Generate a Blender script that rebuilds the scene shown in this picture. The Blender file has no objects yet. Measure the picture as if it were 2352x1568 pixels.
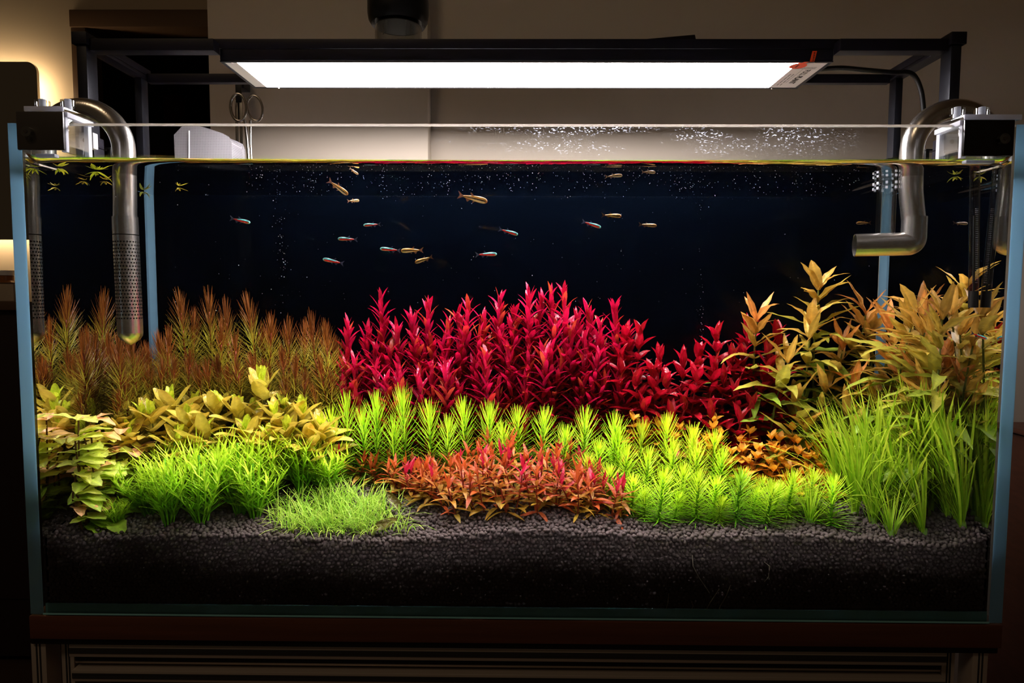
import bpy, bmesh, math, random
import numpy as np
from mathutils import Vector, Matrix, Quaternion
random.seed(7); RNG = np.random.default_rng(7)
R_ = random.uniform
SC = bpy.context.scene; COL = SC.collection

# ------------------------------------------------------------------ camera
CAM = np.array([0.0047, -0.5982, 0.2991]); FPX = 1532.0
_p, _y, _r = 0.06984, -0.01064, -0.00424
FW = np.array([math.sin(_y)*math.cos(_p), math.cos(_y)*math.cos(_p), -math.sin(_p)])
_r0 = np.array([math.cos(_y), -math.sin(_y), 0.0]); _u0 = np.cross(_r0, FW)
RT = _r0*math.cos(_r) - _u0*math.sin(_r); UP = _u0*math.cos(_r) + _r0*math.sin(_r)
cam = bpy.data.objects.new('camera', bpy.data.cameras.new('camera')); COL.objects.link(cam)
cam.matrix_world = Matrix(((RT[0], UP[0], -FW[0], CAM[0]), (RT[1], UP[1], -FW[1], CAM[1]), (RT[2], UP[2], -FW[2], CAM[2]), (0, 0, 0, 1)))
cam.data.sensor_width = 36.0; cam.data.lens = FPX/2352*36; cam.data.clip_start = 0.01; cam.data.clip_end = 50
SC.camera = cam
# ------------------------------------------------------------------ world, exposure
LED_STRENGTH = 52.0
LED_COLOR = (1.0, 0.94, 0.97)
w = bpy.data.worlds.new('world'); SC.world = w; w.use_nodes = True
w.node_tree.nodes['Background'].inputs[0].default_value = (1.0, 0.70, 0.42, 1)
w.node_tree.nodes['Background'].inputs[1].default_value = 0.022
rl = bpy.data.lights.new('room_fill_light', 'AREA'); rl.shape = 'DISK'; rl.size = 0.7; rl.energy = 6.8; rl.color = (1.0, 0.72, 0.45)  # added fill light, no such lamp seen; lifts wall, board and soil
rlo = bpy.data.objects.new('room_fill_light', rl); COL.objects.link(rlo); rlo.location = (-1.0, -1.3, 2.15)
SC.view_settings.view_transform = 'Standard'; SC.view_settings.look = 'None'
SC.view_settings.gamma = 1.0; SC.view_settings.exposure = 0.0; SC.view_settings.use_curve_mapping = False
try:
    SC.cycles.use_denoising = True
    SC.cycles.transparent_max_bounces = 24
    SC.cycles.max_bounces = 10
    SC.cycles.blur_glossy = 1.0
except Exception:
    pass

def at(px, py, y):                       # the point at depth y on the sight line of a spot in the photograph
    d = FW + RT*(px-1176)/FPX - UP*(py-784)/FPX
    return CAM + d*((y-CAM[1])/d[1])
def ppm(y): return FPX/(y+0.5982)        # photo pixels per metre at depth y

# ------------------------------------------------------------------ materials
def srgb(r, g, b):
    f = lambda c: (c/255/12.92 if c/255 <= 0.04045 else ((c/255+0.055)/1.055)**2.4)
    return (f(r), f(g), f(b), 1.0)
class NT:
    def __init__(s, name):
        s.m = bpy.data.materials.new(name); s.m.use_nodes = True; s.t = s.m.node_tree; s.t.nodes.clear()
        s.out = s.n('ShaderNodeOutputMaterial')
    def n(s, kind, **kw):
        nd = s.t.nodes.new(kind)
        for k, v in kw.items():
            if k.startswith('i_'):
                nd.inputs[k[2:].replace('_', ' ')].default_value = v
            else: setattr(nd, k, v)
        return nd
    def l(s, a, b): s.t.links.new(a, b)
    def surf(s, o): s.l(o, s.out.inputs['Surface']); return s.m
def principled(name, col, rough=0.5, metal=0.0, spec=0.5, bump=None, var=None):
    t = NT(name); p = t.n('ShaderNodeBsdfPrincipled'); p.inputs['Base Color'].default_value = col
    p.inputs['Roughness'].default_value = rough; p.inputs['Metallic'].default_value = metal
    p.inputs['Specular IOR Level'].default_value = spec
    if var or bump:
        tc = t.n('ShaderNodeTexCoord'); mp = t.n('ShaderNodeMapping'); t.l(tc.outputs['Object'], mp.inputs['Vector'])
        sc = (var or bump)[1]; mp.inputs['Scale'].default_value = sc if isinstance(sc, tuple) else (sc, sc, sc)
        nz = t.n('ShaderNodeTexNoise'); nz.inputs['Scale'].default_value = 1.0; nz.inputs['Detail'].default_value = 6; t.l(mp.outputs[0], nz.inputs['Vector'])
        if var:
            mr = t.n('ShaderNodeMapRange'); mr.inputs['To Min'].default_value = 1-var[0]; mr.inputs['To Max'].default_value = 1+var[0]
            t.l(nz.outputs[0], mr.inputs[0]); mx = t.n('ShaderNodeMix', data_type='RGBA', blend_type='MULTIPLY'); mx.inputs[0].default_value = 1
            mx.inputs[6].default_value = col; t.l(mr.outputs[0], mx.inputs[7]); t.l(mx.outputs[2], p.inputs['Base Color'])
        if bump:
            b = t.n('ShaderNodeBump'); b.inputs['Strength'].default_value = bump[0]; b.inputs['Distance'].default_value = 0.001
            t.l(nz.outputs[0], b.inputs['Height']); t.l(b.outputs[0], p.inputs['Normal'])
    return t.surf(p.outputs[0])
def leaf_material(name, rough=0.38, trans=0.35, spec=0.45, veins=0.0):
    t = NT(name); a = t.n('ShaderNodeAttribute', attribute_name='col'); oi = t.n('ShaderNodeObjectInfo')
    mx = t.n('ShaderNodeMix', data_type='RGBA', blend_type='MULTIPLY'); mx.inputs[0].default_value = 1
    t.l(a.outputs['Color'], mx.inputs[6]); t.l(oi.outputs['Color'], mx.inputs[7])
    tc = t.n('ShaderNodeTexCoord'); nz = t.n('ShaderNodeTexNoise'); nz.inputs['Scale'].default_value = 6.0; nz.inputs['Detail'].default_value = 5
    t.l(tc.outputs['Object'], nz.inputs['Vector']); mr = t.n('ShaderNodeMapRange'); mr.inputs['To Min'].default_value = 0.62; mr.inputs['To Max'].default_value = 1.38
    t.l(nz.outputs[0], mr.inputs[0]); m2 = t.n('ShaderNodeMix', data_type='RGBA', blend_type='MULTIPLY'); m2.inputs[0].default_value = 1
    t.l(mx.outputs[2], m2.inputs[6]); t.l(mr.outputs[0], m2.inputs[7])
    p = t.n('ShaderNodeBsdfPrincipled'); p.inputs['Roughness'].default_value = rough; p.inputs['Specular IOR Level'].default_value = spec
    tr = t.n('ShaderNodeBsdfTranslucent'); t.l(m2.outputs[2], p.inputs['Base Color']); t.l(m2.outputs[2], tr.inputs['Color'])
    b = t.n('ShaderNodeBump'); b.inputs['Strength'].default_value = 0.25; b.inputs['Distance'].default_value = 0.02; t.l(nz.outputs[0], b.inputs['Height']); t.l(b.outputs[0], p.inputs['Normal'])
    ms = t.n('ShaderNodeMixShader'); ms.inputs[0].default_value = trans; t.l(p.outputs[0], ms.inputs[1]); t.l(tr.outputs[0], ms.inputs[2])
    return t.surf(ms.outputs[0])
def pane_material(name, tint, base=0.03, power=5.0, rough=0.0, marks=False):
    t = NT(name); lw = t.n('ShaderNodeLayerWeight'); lw.inputs[0].default_value = 0.5
    pw = t.n('ShaderNodeMath', operation='POWER'); pw.inputs[1].default_value = power; t.l(lw.outputs['Facing'], pw.inputs[0])
    ma = t.n('ShaderNodeMath', operation='MULTIPLY_ADD'); ma.inputs[1].default_value = 0.9-base; ma.inputs[2].default_value = base; t.l(pw.outputs[0], ma.inputs[0])
    tr = t.n('ShaderNodeBsdfTransparent'); tr.inputs[0].default_value = tint; g = t.n('ShaderNodeBsdfGlossy'); g.inputs['Roughness'].default_value = rough
    ms = t.n('ShaderNodeMixShader'); t.l(ma.outputs[0], ms.inputs[0]); t.l(tr.outputs[0], ms.inputs[1]); t.l(g.outputs[0], ms.inputs[2])
    if not marks: return t.surf(ms.outputs[0])
    # dried water spots: small speckles inside a streaky band above the water line
    tc = t.n('ShaderNodeTexCoord'); mp = t.n('ShaderNodeMapping'); mp.inputs['Scale'].default_value = (520, 520, 1100); t.l(tc.outputs['Object'], mp.inputs[0])
    vo = t.n('ShaderNodeTexNoise'); vo.inputs['Scale'].default_value = 1.0; vo.inputs['Detail'].default_value = 3; t.l(mp.outputs[0], vo.inputs['Vector'])
    th = t.n('ShaderNodeMapRange'); th.inputs['From Min'].default_value = 0.59; th.inputs['From Max'].default_value = 0.69; t.l(vo.outputs[0], th.inputs[0])
    mp2 = t.n('ShaderNodeMapping'); mp2.inputs['Scale'].default_value = (14, 14, 60); t.l(tc.outputs['Object'], mp2.inputs[0])
    n2 = t.n('ShaderNodeTexNoise'); n2.inputs['Scale'].default_value = 1.0; n2.inputs['Detail'].default_value = 4; t.l(mp2.outputs[0], n2.inputs['Vector'])
    r2 = t.n('ShaderNodeMapRange'); r2.inputs['From Min'].default_value = 0.42; r2.inputs['From Max'].default_value = 0.58; t.l(n2.outputs[0], r2.inputs[0])
    sx = t.n('ShaderNodeSeparateXYZ'); t.l(tc.outputs['Object'], sx.inputs[0])
    bx = t.n('ShaderNodeMapRange', interpolation_type='SMOOTHSTEP'); bx.inputs['From Min'].default_value = -0.10; bx.inputs['From Max'].default_value = 0.10; t.l(sx.outputs[0], bx.inputs[0])
    bx2 = t.n('ShaderNodeMapRange', interpolation_type='SMOOTHSTEP'); bx2.inputs['From Min'].default_value = 0.33; bx2.inputs['From Max'].default_value = 0.2; t.l(sx.outputs[0], bx2.inputs[0])
    bz = t.n('ShaderNodeMapRange'); bz.inputs['From Min'].default_value = 0.421; bz.inputs['From Max'].default_value = 0.435; t.l(sx.outputs[2], bz.inputs[0])
    v = th.outputs[0]
    for o in (r2.outputs[0], bx.outputs[0], bx2.outputs[0], bz.outputs[0]):
        mm = t.n('ShaderNodeMath', operation='MULTIPLY'); t.l(v, mm.inputs[0]); t.l(o, mm.inputs[1]); v = mm.outputs[0]
    mm = t.n('ShaderNodeMath', operation='MULTIPLY'); t.l(v, mm.inputs[0]); mm.inputs[1].default_value = 0.75
    tl = t.n('ShaderNodeBsdfTranslucent'); tl.inputs[0].default_value = (0.8, 0.85, 1, 1)
    m3 = t.n('ShaderNodeMixShader'); t.l(mm.outputs[0], m3.inputs[0]); t.l(ms.outputs[0], m3.inputs[1]); t.l(tl.outputs[0], m3.inputs[2])
    return t.surf(m3.outputs[0])
def water_material(name='clear water', ior=1.33):
    t = NT(name); f = t.n('ShaderNodeFresnel'); f.inputs[0].default_value = ior
    tr = t.n('ShaderNodeBsdfTransparent'); g = t.n('ShaderNodeBsdfGlossy'); g.inputs['Roughness'].default_value = 0.0
    ms = t.n('ShaderNodeMixShader'); t.l(f.outputs[0], ms.inputs[0]); t.l(tr.outputs[0], ms.inputs[1]); t.l(g.outputs[0], ms.inputs[2])
    return t.surf(ms.outputs[0])
def surface_material():
    # the water surface: see-through for steep rays, a mirror for flat ones (total reflection)
    t = NT('calm water surface'); lw = t.n('ShaderNodeLayerWeight'); lw.inputs[0].default_value = 0.5
    mr = t.n('ShaderNodeMapRange', interpolation_type='SMOOTHSTEP'); mr.inputs['From Min'].default_value = 0.58; mr.inputs['From Max'].default_value = 0.68; mr.inputs['To Min'].default_value = 0.02; mr.inputs['To Max'].default_value = 0.99
    t.l(lw.outputs['Facing'], mr.inputs[0]); tr = t.n('ShaderNodeBsdfTransparent'); g = t.n('ShaderNodeBsdfGlossy'); g.inputs['Roughness'].default_value = 0.0
    ms = t.n('ShaderNodeMixShader'); t.l(mr.outputs[0], ms.inputs[0]); t.l(tr.outputs[0], ms.inputs[1]); t.l(g.outputs[0], ms.inputs[2])
    return t.surf(ms.outputs[0])
def edge_material(name, col, tcol, k=0.6):
    t = NT(name); d = t.n('ShaderNodeBsdfDiffuse'); d.inputs[0].default_value = col; tr = t.n('ShaderNodeBsdfTranslucent'); tr.inputs[0].default_value = tcol
    ms = t.n('ShaderNodeMixShader'); ms.inputs[0].default_value = k; t.l(d.outputs[0], ms.inputs[1]); t.l(tr.outputs[0], ms.inputs[2])
    return t.surf(ms.outputs[0])
def emission(name, col, s):
    t = NT(name); e = t.n('ShaderNodeEmission'); e.inputs[0].default_value = (*col[:3], 1); e.inputs[1].default_value = s
    return t.surf(e.outputs[0])

M = {}
M['pane'] = pane_material('tank glass', (0.97, 0.99, 0.985, 1))
M['front'] = pane_material('front glass with dried spots', (0.985, 0.995, 0.99, 1), marks=True)
M['clear'] = pane_material('clear acrylic', (0.93, 0.95, 0.95, 1), base=0.12, power=1.8)
M['water'] = water_material()
M['inside'] = pane_material('glass against water with dried spots', (0.99, 0.997, 0.995, 1), base=0.0, power=30, marks=True)
M['boundary'] = water_material('outer glass face', 1.36)
M['waterface'] = pane_material('water against glass', (0.995, 1, 0.998, 1), base=0.0, power=30)
M['backpane'] = pane_material('back glass', (0.97, 0.99, 0.985, 1), base=0.006)
M['surface'] = surface_material()
M['edge'] = edge_material('polished glass edge', (0.34, 0.54, 0.68, 1), (0.46, 0.66, 0.80, 1), 0.85)  # pale blue stands in for light guided inside the side glass
M['rim'] = edge_material('glass rim glint', (0.75, 0.75, 0.70, 1), (0.9, 0.85, 0.8, 1), 0.6)  # whitish colour stands in for the glint along the polished top edge
M['base_edge'] = edge_material('dark teal glass edge', (0.30, 0.68, 0.74, 1), (0.2, 0.6, 0.7, 1), 0.2)
M['silicone'] = edge_material('silicone seam', (0.09, 0.17, 0.23, 1), (0.06, 0.11, 0.15, 1), 0.4)
M['film'] = principled('dark blue backing film', (0.0006, 0.0014, 0.0036, 1), 0.7, spec=0.0, var=(0.5, (3, 3, 9)))
M['soil'] = principled('dark soil granules', (0.105, 0.080, 0.075, 1), 0.9, spec=0.1, var=(0.25, 160), bump=(0.5, 220))
M['black'] = principled('black anodised aluminium', (0.005, 0.004, 0.009, 1), 0.5, spec=0.3)
M['blackp'] = principled('black plastic', (0.005, 0.005, 0.005, 1), 0.4, spec=0.4)
M['graphite'] = principled('dark grey metal leg', (0.012, 0.013, 0.019, 1), 0.4, metal=0.3)
M['panel'] = emission('lit LED diffuser', LED_COLOR, LED_STRENGTH)
M['white'] = principled('white plastic', (0.8, 0.8, 0.82, 1), 0.4)
M['labelw'] = principled('white printed label', (0.62, 0.58, 0.6, 1), 0.5)
M['orange'] = principled('orange warning sticker', srgb(226, 70, 22), 0.5)
M['ink'] = principled('black ink', (0.012, 0.01, 0.01, 1), 0.7)
M['inkg'] = principled('grey fine print', (0.16, 0.15, 0.16, 1), 0.7)
M['steel'] = principled('brushed stainless steel', (0.70, 0.66, 0.61, 1), 0.25, metal=1.0, bump=(0.12, (900, 900, 8)))
M['bore'] = principled('steel darkened as bore shade', (.12, .11, .1, 1), .5, metal=.8)  # darker copy of the steel; shade inside the nozzle put into colour
M['hole'] = principled('dark strainer hole', (0.003, 0.003, 0.002, 1), 0.9, spec=0)
M['frost'] = edge_material('frosted acrylic edge', (0.85, 0.86, 0.92, 1), (0.85, 0.87, 0.95, 1), 0.35)
M['greyplate'] = principled('dark grey clamp plate', (0.055, 0.048, 0.045, 1), 0.35)
M['blackplate'] = principled('black clamp plate', (0.004, 0.003, 0.003, 1), 0.18)
M['wall'] = principled('warm white plaster', (0.56, 0.48, 0.385, 1), 0.85, spec=0.15, bump=(0.12, 60))
M['wallwarm'] = principled('cream plaster', (0.55, 0.45, 0.33, 1), 0.8, spec=0.1)
M['brown'] = principled('brown painted wood', (0.11, 0.058, 0.028, 1), 0.5)
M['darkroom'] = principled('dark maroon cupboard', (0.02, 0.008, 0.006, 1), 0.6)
M['floor'] = principled('dark wood floor', (0.06, 0.03, 0.016, 1), 0.5, var=(0.4, (3, 30, 3)))
M['mirror'] = principled('mirror', (0.5, 0.45, 0.38, 1), 0.03, metal=1.0)
M['strip'] = emission('warm light strip', (1.0, 0.76, 0.46), 26.0)
M['wood'] = principled('dark walnut board', (0.11, 0.036, 0.018, 1), 0.45, var=(0.45, (6, 40, 160)), bump=(0.2, (6, 40, 160)))
M['alu'] = principled('aluminium profile', (0.50, 0.43, 0.38, 1), 0.42, metal=0.5)
M['groove'] = principled('profile slot', (0.02, 0.017, 0.015, 1), 0.8)
M['red'] = principled('dull red box', (0.09, 0.006, 0.004, 1), 0.6)
M['bubble'] = principled('air bubble glint', (0.9, 0.88, 0.95, 1), 0.2)
M['root'] = principled('pale root', (0.35, 0.30, 0.2, 1), 0.7)
M['leaf'] = leaf_material('leaf', 0.34, 0.36)
M['glossleaf'] = leaf_material('glossy leaf', 0.22, 0.28, 0.6)
M['needle'] = leaf_material('needle leaf', 0.5, 0.40, 0.3)
M['fish'] = leaf_material('fish skin', 0.3, 0.0, 0.6)
M['fin'] = leaf_material('fin', 0.4, 0.5, 0.2)

# ------------------------------------------------------------------ mesh helpers
class MB:
    def __init__(s): s.v = []; s.f = []; s.c = []; s.n = 0; s.mi = []
    def add(s, v, f, c=None, mi=0):
        v = np.asarray(v, float).reshape(-1, 3); s.v.append(v); s.f += [[i+s.n for i in q] for q in f]; s.mi += [mi]*len(f)
        s.c.append(np.ones((len(v), 4)) if c is None else np.asarray(c, float)); s.n += len(v)
    def box(s, x0, x1, y0, y1, z0, z1, mi=0, col=None):
        v = [(x, y, z) for x in (x0, x1) for y in (y0, y1) for z in (z0, z1)]
        f = [(0, 1, 3, 2), (4, 6, 7, 5), (0, 4, 5, 1), (2, 3, 7, 6), (0, 2, 6, 4), (1, 5, 7, 3)]
        s.add(v, f, None if col is None else np.tile(col, (8, 1)), mi)
    def tube(s, pts, r, n=12, caps=True, col=None, mi=0):
        pts = np.asarray(pts, float); k = len(pts); r = np.full(k, r) if np.isscalar(r) else np.asarray(r, float)
        tan = np.gradient(pts, axis=0); tan /= np.linalg.norm(tan, axis=1)[:, None]+1e-12
        ref = np.array([0, 1.0, 0]) if abs(tan[0][1]) < 0.9 else np.array([1.0, 0, 0])
        a = np.cross(tan[0], ref); a /= np.linalg.norm(a); V = []
        for i in range(k):
            a = a - tan[i]*np.dot(a, tan[i]); a /= np.linalg.norm(a)+1e-12; b = np.cross(tan[i], a)
            for j in range(n):
                q = 2*math.pi*j/n; V.append(pts[i]+r[i]*(a*math.cos(q)+b*math.sin(q)))
        F = [(i*n+j, i*n+(j+1) % n, (i+1)*n+(j+1) % n, (i+1)*n+j) for i in range(k-1) for j in range(n)]
        if caps: F += [tuple(range(n))[::-1], tuple((k-1)*n+j for j in range(n))]
        c = None
        if col is not None: c = np.repeat(np.asarray(col, float).reshape(-1, 4) if np.ndim(col) > 1 else np.tile(col, (k, 1)), n, axis=0)
        s.add(V, F, c, mi)
    def build(s, name, mat, parent=None, smooth=True, bevel=0.0, loc=None):
        return mkobj(name, s.mesh(name, mat, smooth, bevel), parent, loc)
    def mesh(s, name, mat, smooth=True, bevel=0.0):
        me = bpy.data.meshes.new(name); V = np.concatenate(s.v); me.from_pydata(V.tolist(), [], s.f)
        at_ = me.attributes.new('col', 'FLOAT_COLOR', 'POINT'); at_.data.foreach_set('color', np.concatenate(s.c).astype(np.float32).ravel())
        for m in (mat if isinstance(mat, (list, tuple)) else [mat]): me.materials.append(m)
        if len(set(s.mi)) > 1: me.polygons.foreach_set('material_index', s.mi)
        bm = bmesh.new(); bm.from_mesh(me)
        if bevel > 0:
            es = [e for e in bm.edges if len(e.link_faces) == 2 and e.calc_face_angle(0) > 0.6]
            bmesh.ops.bevel(bm, geom=es, offset=bevel, segments=2, affect='EDGES', profile=0.6, clamp_overlap=True)
        if bevel >= 0: bmesh.ops.recalc_face_normals(bm, faces=bm.faces)
        bm.to_mesh(me); bm.free()
        if smooth:
            me.polygons.foreach_set('use_smooth', [True]*len(me.polygons))
            if smooth != 'all': me.set_sharp_from_angle(angle=math.radians(38))
        me.update(); return me
def mkobj(name, me, parent=None, loc=None):
    o = bpy.data.objects.new(name, me); COL.objects.link(o)
    if parent is not None: o.parent = parent
    if loc is not None: o.location = loc
    return o
def tag(o, label=None, cat=None, group=None, kind=None):
    for k, v in (('label', label), ('category', cat), ('group', group), ('kind', kind)):
        if v: o[k] = v
    return o
def thing(name, label, cat, loc=(0, 0, 0), group=None):
    o = bpy.data.objects.new(name, None); o.empty_display_size = 0.01; COL.objects.link(o); o.location = tuple(loc)
    return tag(o, label, cat, group)
def off(o, pts): return np.asarray(pts, float)-np.array(o.location)
def boxpart(name, x0, x1, y0, y1, z0, z1, mat, parent, bevel=0.0006):
    p = np.array(parent.location) if parent is not None else np.zeros(3)
    b = MB(); b.box(x0-p[0], x1-p[0], y0-p[1], y1-p[1], z0-p[2], z1-p[2]); return b.build(name, mat, parent, True, bevel)
def tubepart(name, pts, r, mat, parent, n=24, caps=True):
    b = MB(); b.tube(off(parent, pts) if parent is not None else pts, r, n, caps); return b.build(name, mat, parent)
def lathe(b, prof, axis_o, n=32, mi=0):   # prof: (radius, z)
    k = len(prof); V = [(axis_o[0]+r*math.cos(2*math.pi*j/n), axis_o[1]+r*math.sin(2*math.pi*j/n), axis_o[2]+z) for r, z in prof for j in range(n)]
    F = [(i*n+j, i*n+(j+1) % n, (i+1)*n+(j+1) % n, (i+1)*n+j) for i in range(k-1) for j in range(n)]
    b.add(V, F, None, mi)
ORD = 'first second third fourth fifth sixth seventh eighth ninth tenth eleventh twelfth thirteenth fourteenth fifteenth sixteenth seventeenth eighteenth nineteenth twentieth'.split()

# ------------------------------------------------------------------ the setting
def struct(name, b, mat, bevel=0.0): return tag(b.build(name, mat, None, True, bevel), kind='structure')
XP0, XP1 = at(480, 200, .37)[0], at(983, 200, .37)[0]
b = MB(); b.box(XP1, 3.0, .40, .46, -.8, 2.2); struct('wall_back', b, M['wall'])
b = MB(); b.box(XP0, XP1, .37, .46, -.8, 2.2); struct('wall_center', b, M['wall'], 0.002)
XD = at(172, 200, 1.5)[0]; ZL0, ZL1 = at(330, 66, 1.5)[2], at(330, 26, 1.5)[2]
b = MB(); b.box(-3.6, XD, 1.5, 1.56, -.8, 2.2); struct('wall_left', b, M['wallwarm'])
b = MB(); b.box(XD, .2, 1.5, 1.56, ZL1, 2.2); struct('wall_left.001', b, M['wallwarm'])
b = MB(); b.box(XD, at(205, 200, 1.5)[0], 1.49, 1.57, -.8, ZL0); struct('trim_1', b, M['brown'], 0.003)
b = MB(); b.box(XD, .2, 1.485, 1.57, ZL0, ZL1); struct('trim_2', b, M['brown'], 0.003)
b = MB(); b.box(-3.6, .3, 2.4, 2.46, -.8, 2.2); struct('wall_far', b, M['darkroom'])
b = MB(); b.box(-3.6, 3.0, -2.6, 2.46, -.86, -.8); struct('floor', b, M['floor'])
b = MB(); b.box(-3.6, 3.0, -2.6, 2.46, 2.2, 2.26); struct('ceiling', b, M['wall'])
b = MB(); b.box(3.0, 3.06, -2.6, .46, -.8, 2.2); struct('wall_right', b, M['wallwarm'])

# back-lit mirror on the far wall
c0 = at(-150, 550, 1.44); c1 = at(86, 143, 1.44); mr = thing('wall_mirror', 'dark round-cornered mirror with a warm glowing light strip behind it', 'mirror', (c1[0]-.2, 1.44, (c0[2]+c1[2])/2))
def rounded_slab(x0, x1, z0, z1, y0, y1, r, n=8):
    P = []
    for cx, cz, a0 in ((x1-r, z1-r, 0), (x0+r, z1-r, 90), (x0+r, z0+r, 180), (x1-r, z0+r, 270)):
        for i in range(n+1):
            a = math.radians(a0+90*i/n); P.append((cx+r*math.cos(a), cz+r*math.sin(a)))
    k = len(P); V = [(x, y0, z) for x, z in P]+[(x, y1, z) for x, z in P]
    F = [tuple(range(k)), tuple(range(2*k-1, k-1, -1))]+[(i, (i+1) % k, k+(i+1) % k, k+i) for i in range(k)]
    return V, F
b = MB(); V, F = rounded_slab(c0[0]-.3, c1[0], c0[2], c1[2], 1.435, 1.445, .03); b.add(off(mr, V), F); b.build('mirror_glass', M['mirror'], mr)
b = MB(); V, F = rounded_slab(c0[0]-.27, c1[0]-.03, c0[2]+.03, c1[2]-.03, 1.452, 1.462, .02); b.add(off(mr, V), F); b.build('light_strip', M['strip'], mr)
b = MB(); V, F = rounded_slab(c0[0]-.25, c1[0]-.05, c0[2]+.05, c1[2]-.05, 1.445, 1.499, .02); b.add(off(mr, V), F); b.build('back_frame', M['blackp'], mr)
# sideboard and small things under the mirror
q0 = at(64, 692, 1.3); q1 = at(64, 1310, 1.3)
sb = thing('sideboard', 'dark brown sideboard standing under the glowing mirror', 'sideboard', (q0[0]-.3, 1.4, -.8))
boxpart('body', q0[0]-.8, q0[0], 1.3, 1.495, -.78, q0[2]-.025, M['darkroom'], sb, .003); boxpart('top', q0[0]-.82, q0[0]+.01, 1.28, 1.497, q0[2]-.025, q0[2], M['brown'], sb, .003)
boxpart('door', q0[0]-.4, q0[0]-.01, 1.292, 1.3, -.6, q0[2]-.04, M['darkroom'], sb, .002)
j = at(12, 640, 1.38); jr = thing('glass_jar', 'small glass jar with amber contents on the sideboard', 'jar', (j[0], 1.38, q0[2]))
b = MB(); lathe(b, [(.0, 0), (.03, 0), (.031, .05), (.022, .06), (.022, .075), (0, .075)], (0, 0, 0.0005), 20); b.build('jar_body', principled('amber glass', (.3, .11, .03, 1), .2), jr)
b = MB(); lathe(b, [(.0, .0755), (.024, .0755), (.024, .09), (0, .09)], (0, 0, 0.0005), 20); b.build('lid', M['white'], jr)
j = at(24, 668, 1.33); bxx = thing('small_carton', 'small pale carton on the sideboard beside the jar', 'box', (j[0], 1.33, q0[2]))
boxpart('carton', j[0]-.03, j[0]+.02, 1.315, 1.345, q0[2]+.0005, q0[2]+.05, M['wallwarm'], bxx, .001); boxpart('carton_flap', j[0]-.031, j[0]+.021, 1.314, 1.346, q0[2]+.0505, q0[2]+.054, M['brown'], bxx, .0005)
# red box and shelf inside the dark doorway
s0, s1 = at(398, 230, 2.2), at(428, 300, 2.2)
shf = thing('doorway_shelf', 'dark shelf unit standing inside the unlit doorway', 'shelf', (s0[0], 2.2, -.8))
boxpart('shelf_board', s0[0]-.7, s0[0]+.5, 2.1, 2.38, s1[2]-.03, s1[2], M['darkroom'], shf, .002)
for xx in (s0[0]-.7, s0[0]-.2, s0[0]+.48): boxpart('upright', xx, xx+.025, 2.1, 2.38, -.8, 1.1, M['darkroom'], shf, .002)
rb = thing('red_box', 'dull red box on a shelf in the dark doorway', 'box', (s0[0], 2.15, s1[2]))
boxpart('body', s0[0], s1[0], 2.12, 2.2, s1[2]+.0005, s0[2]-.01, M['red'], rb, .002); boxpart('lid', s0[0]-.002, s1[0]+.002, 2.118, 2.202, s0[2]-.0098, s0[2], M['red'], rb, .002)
# wooden cabinet beside the tank
q0 = at(2316, 890, .38)
wc = thing('wooden_cabinet', 'dark reddish wooden cabinet beside the tank under the plain wall', 'cabinet', (q0[0]+.3, .2, -.8))
boxpart('body', q0[0], 1.6, .1, .395, -.78, at(2316, 1105, .1)[2]-.003, M['wood'], wc, .003); boxpart('top', q0[0]-.01, 1.62, .08, .398, at(2316, 1105, .1)[2], at(2316, 1088, .1)[2], M['wood'], wc, .003)

# ------------------------------------------------------------------ stand
ZB = -.0235
st = thing('aquarium_stand', 'aluminium profile stand with a dark walnut top under the tank', 'stand', (0, .1, -.8))
boxpart('top_board', -.451, .450, -.001, .235, ZB, -.0012, M['wood'], st, .0012)
boxpart('black_mat', -.452, .4485, .0015, .233, ZB-.0062, ZB-.0002, M['blackp'], st, .0008)
ZF = ZB-.0064
def profile(name, x0, x1, y0, y1, z0, z1, axis):
    o = boxpart(name, x0, x1, y0, y1, z0, z1, M['alu'], st, .0012)
    b = MB(); p = np.array(st.location)
    if axis == 'x':
        for k in (.36, .52, .66):
            zc = z0+(z1-z0)*k; b.box(x0+.0005-p[0], x1-.0005-p[0], y0-.0004-p[1], y0+.0004-p[1], zc-.0009-p[2], zc+.0009-p[2])
    else:
        for k in (.4, .62):
            xc = x0+(x1-x0)*k; b.box(xc-.0007-p[0], xc+.0007-p[0], y0-.0004-p[1], y0+.0004-p[1], z0+.0005-p[2], z1-.0005-p[2])
    g = mkobj('slot', b.mesh('slot', M['groove']), o); return o
for x0 in (-.4545, .4275): profile('post', x0, x0+.0145, .004, .024, -.8, ZF, 'z')
for x0 in (-.4315, .4045): profile('post', x0, x0+.0125, .012, .03, -.8, ZF, 'z')
for x0 in (-.45, .425): profile('post', x0, x0+.02, .205, .23, -.8, ZF, 'z')
profile('rail', -.4185, .4040, .004, .024, ZF-.0135, ZF-.001, 'x'); profile('rail', -.4185, .4040, .012, .028, ZF-.0242, ZF-.0146, 'x'); profile('rail', -.4165, .4040, .004, .024, ZF-.0375, ZF-.0262, 'x')
boxpart('back_panel', -.415, .402, .06, .07, -.78, ZF-.002, M['darkroom'], st, .001)

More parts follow.
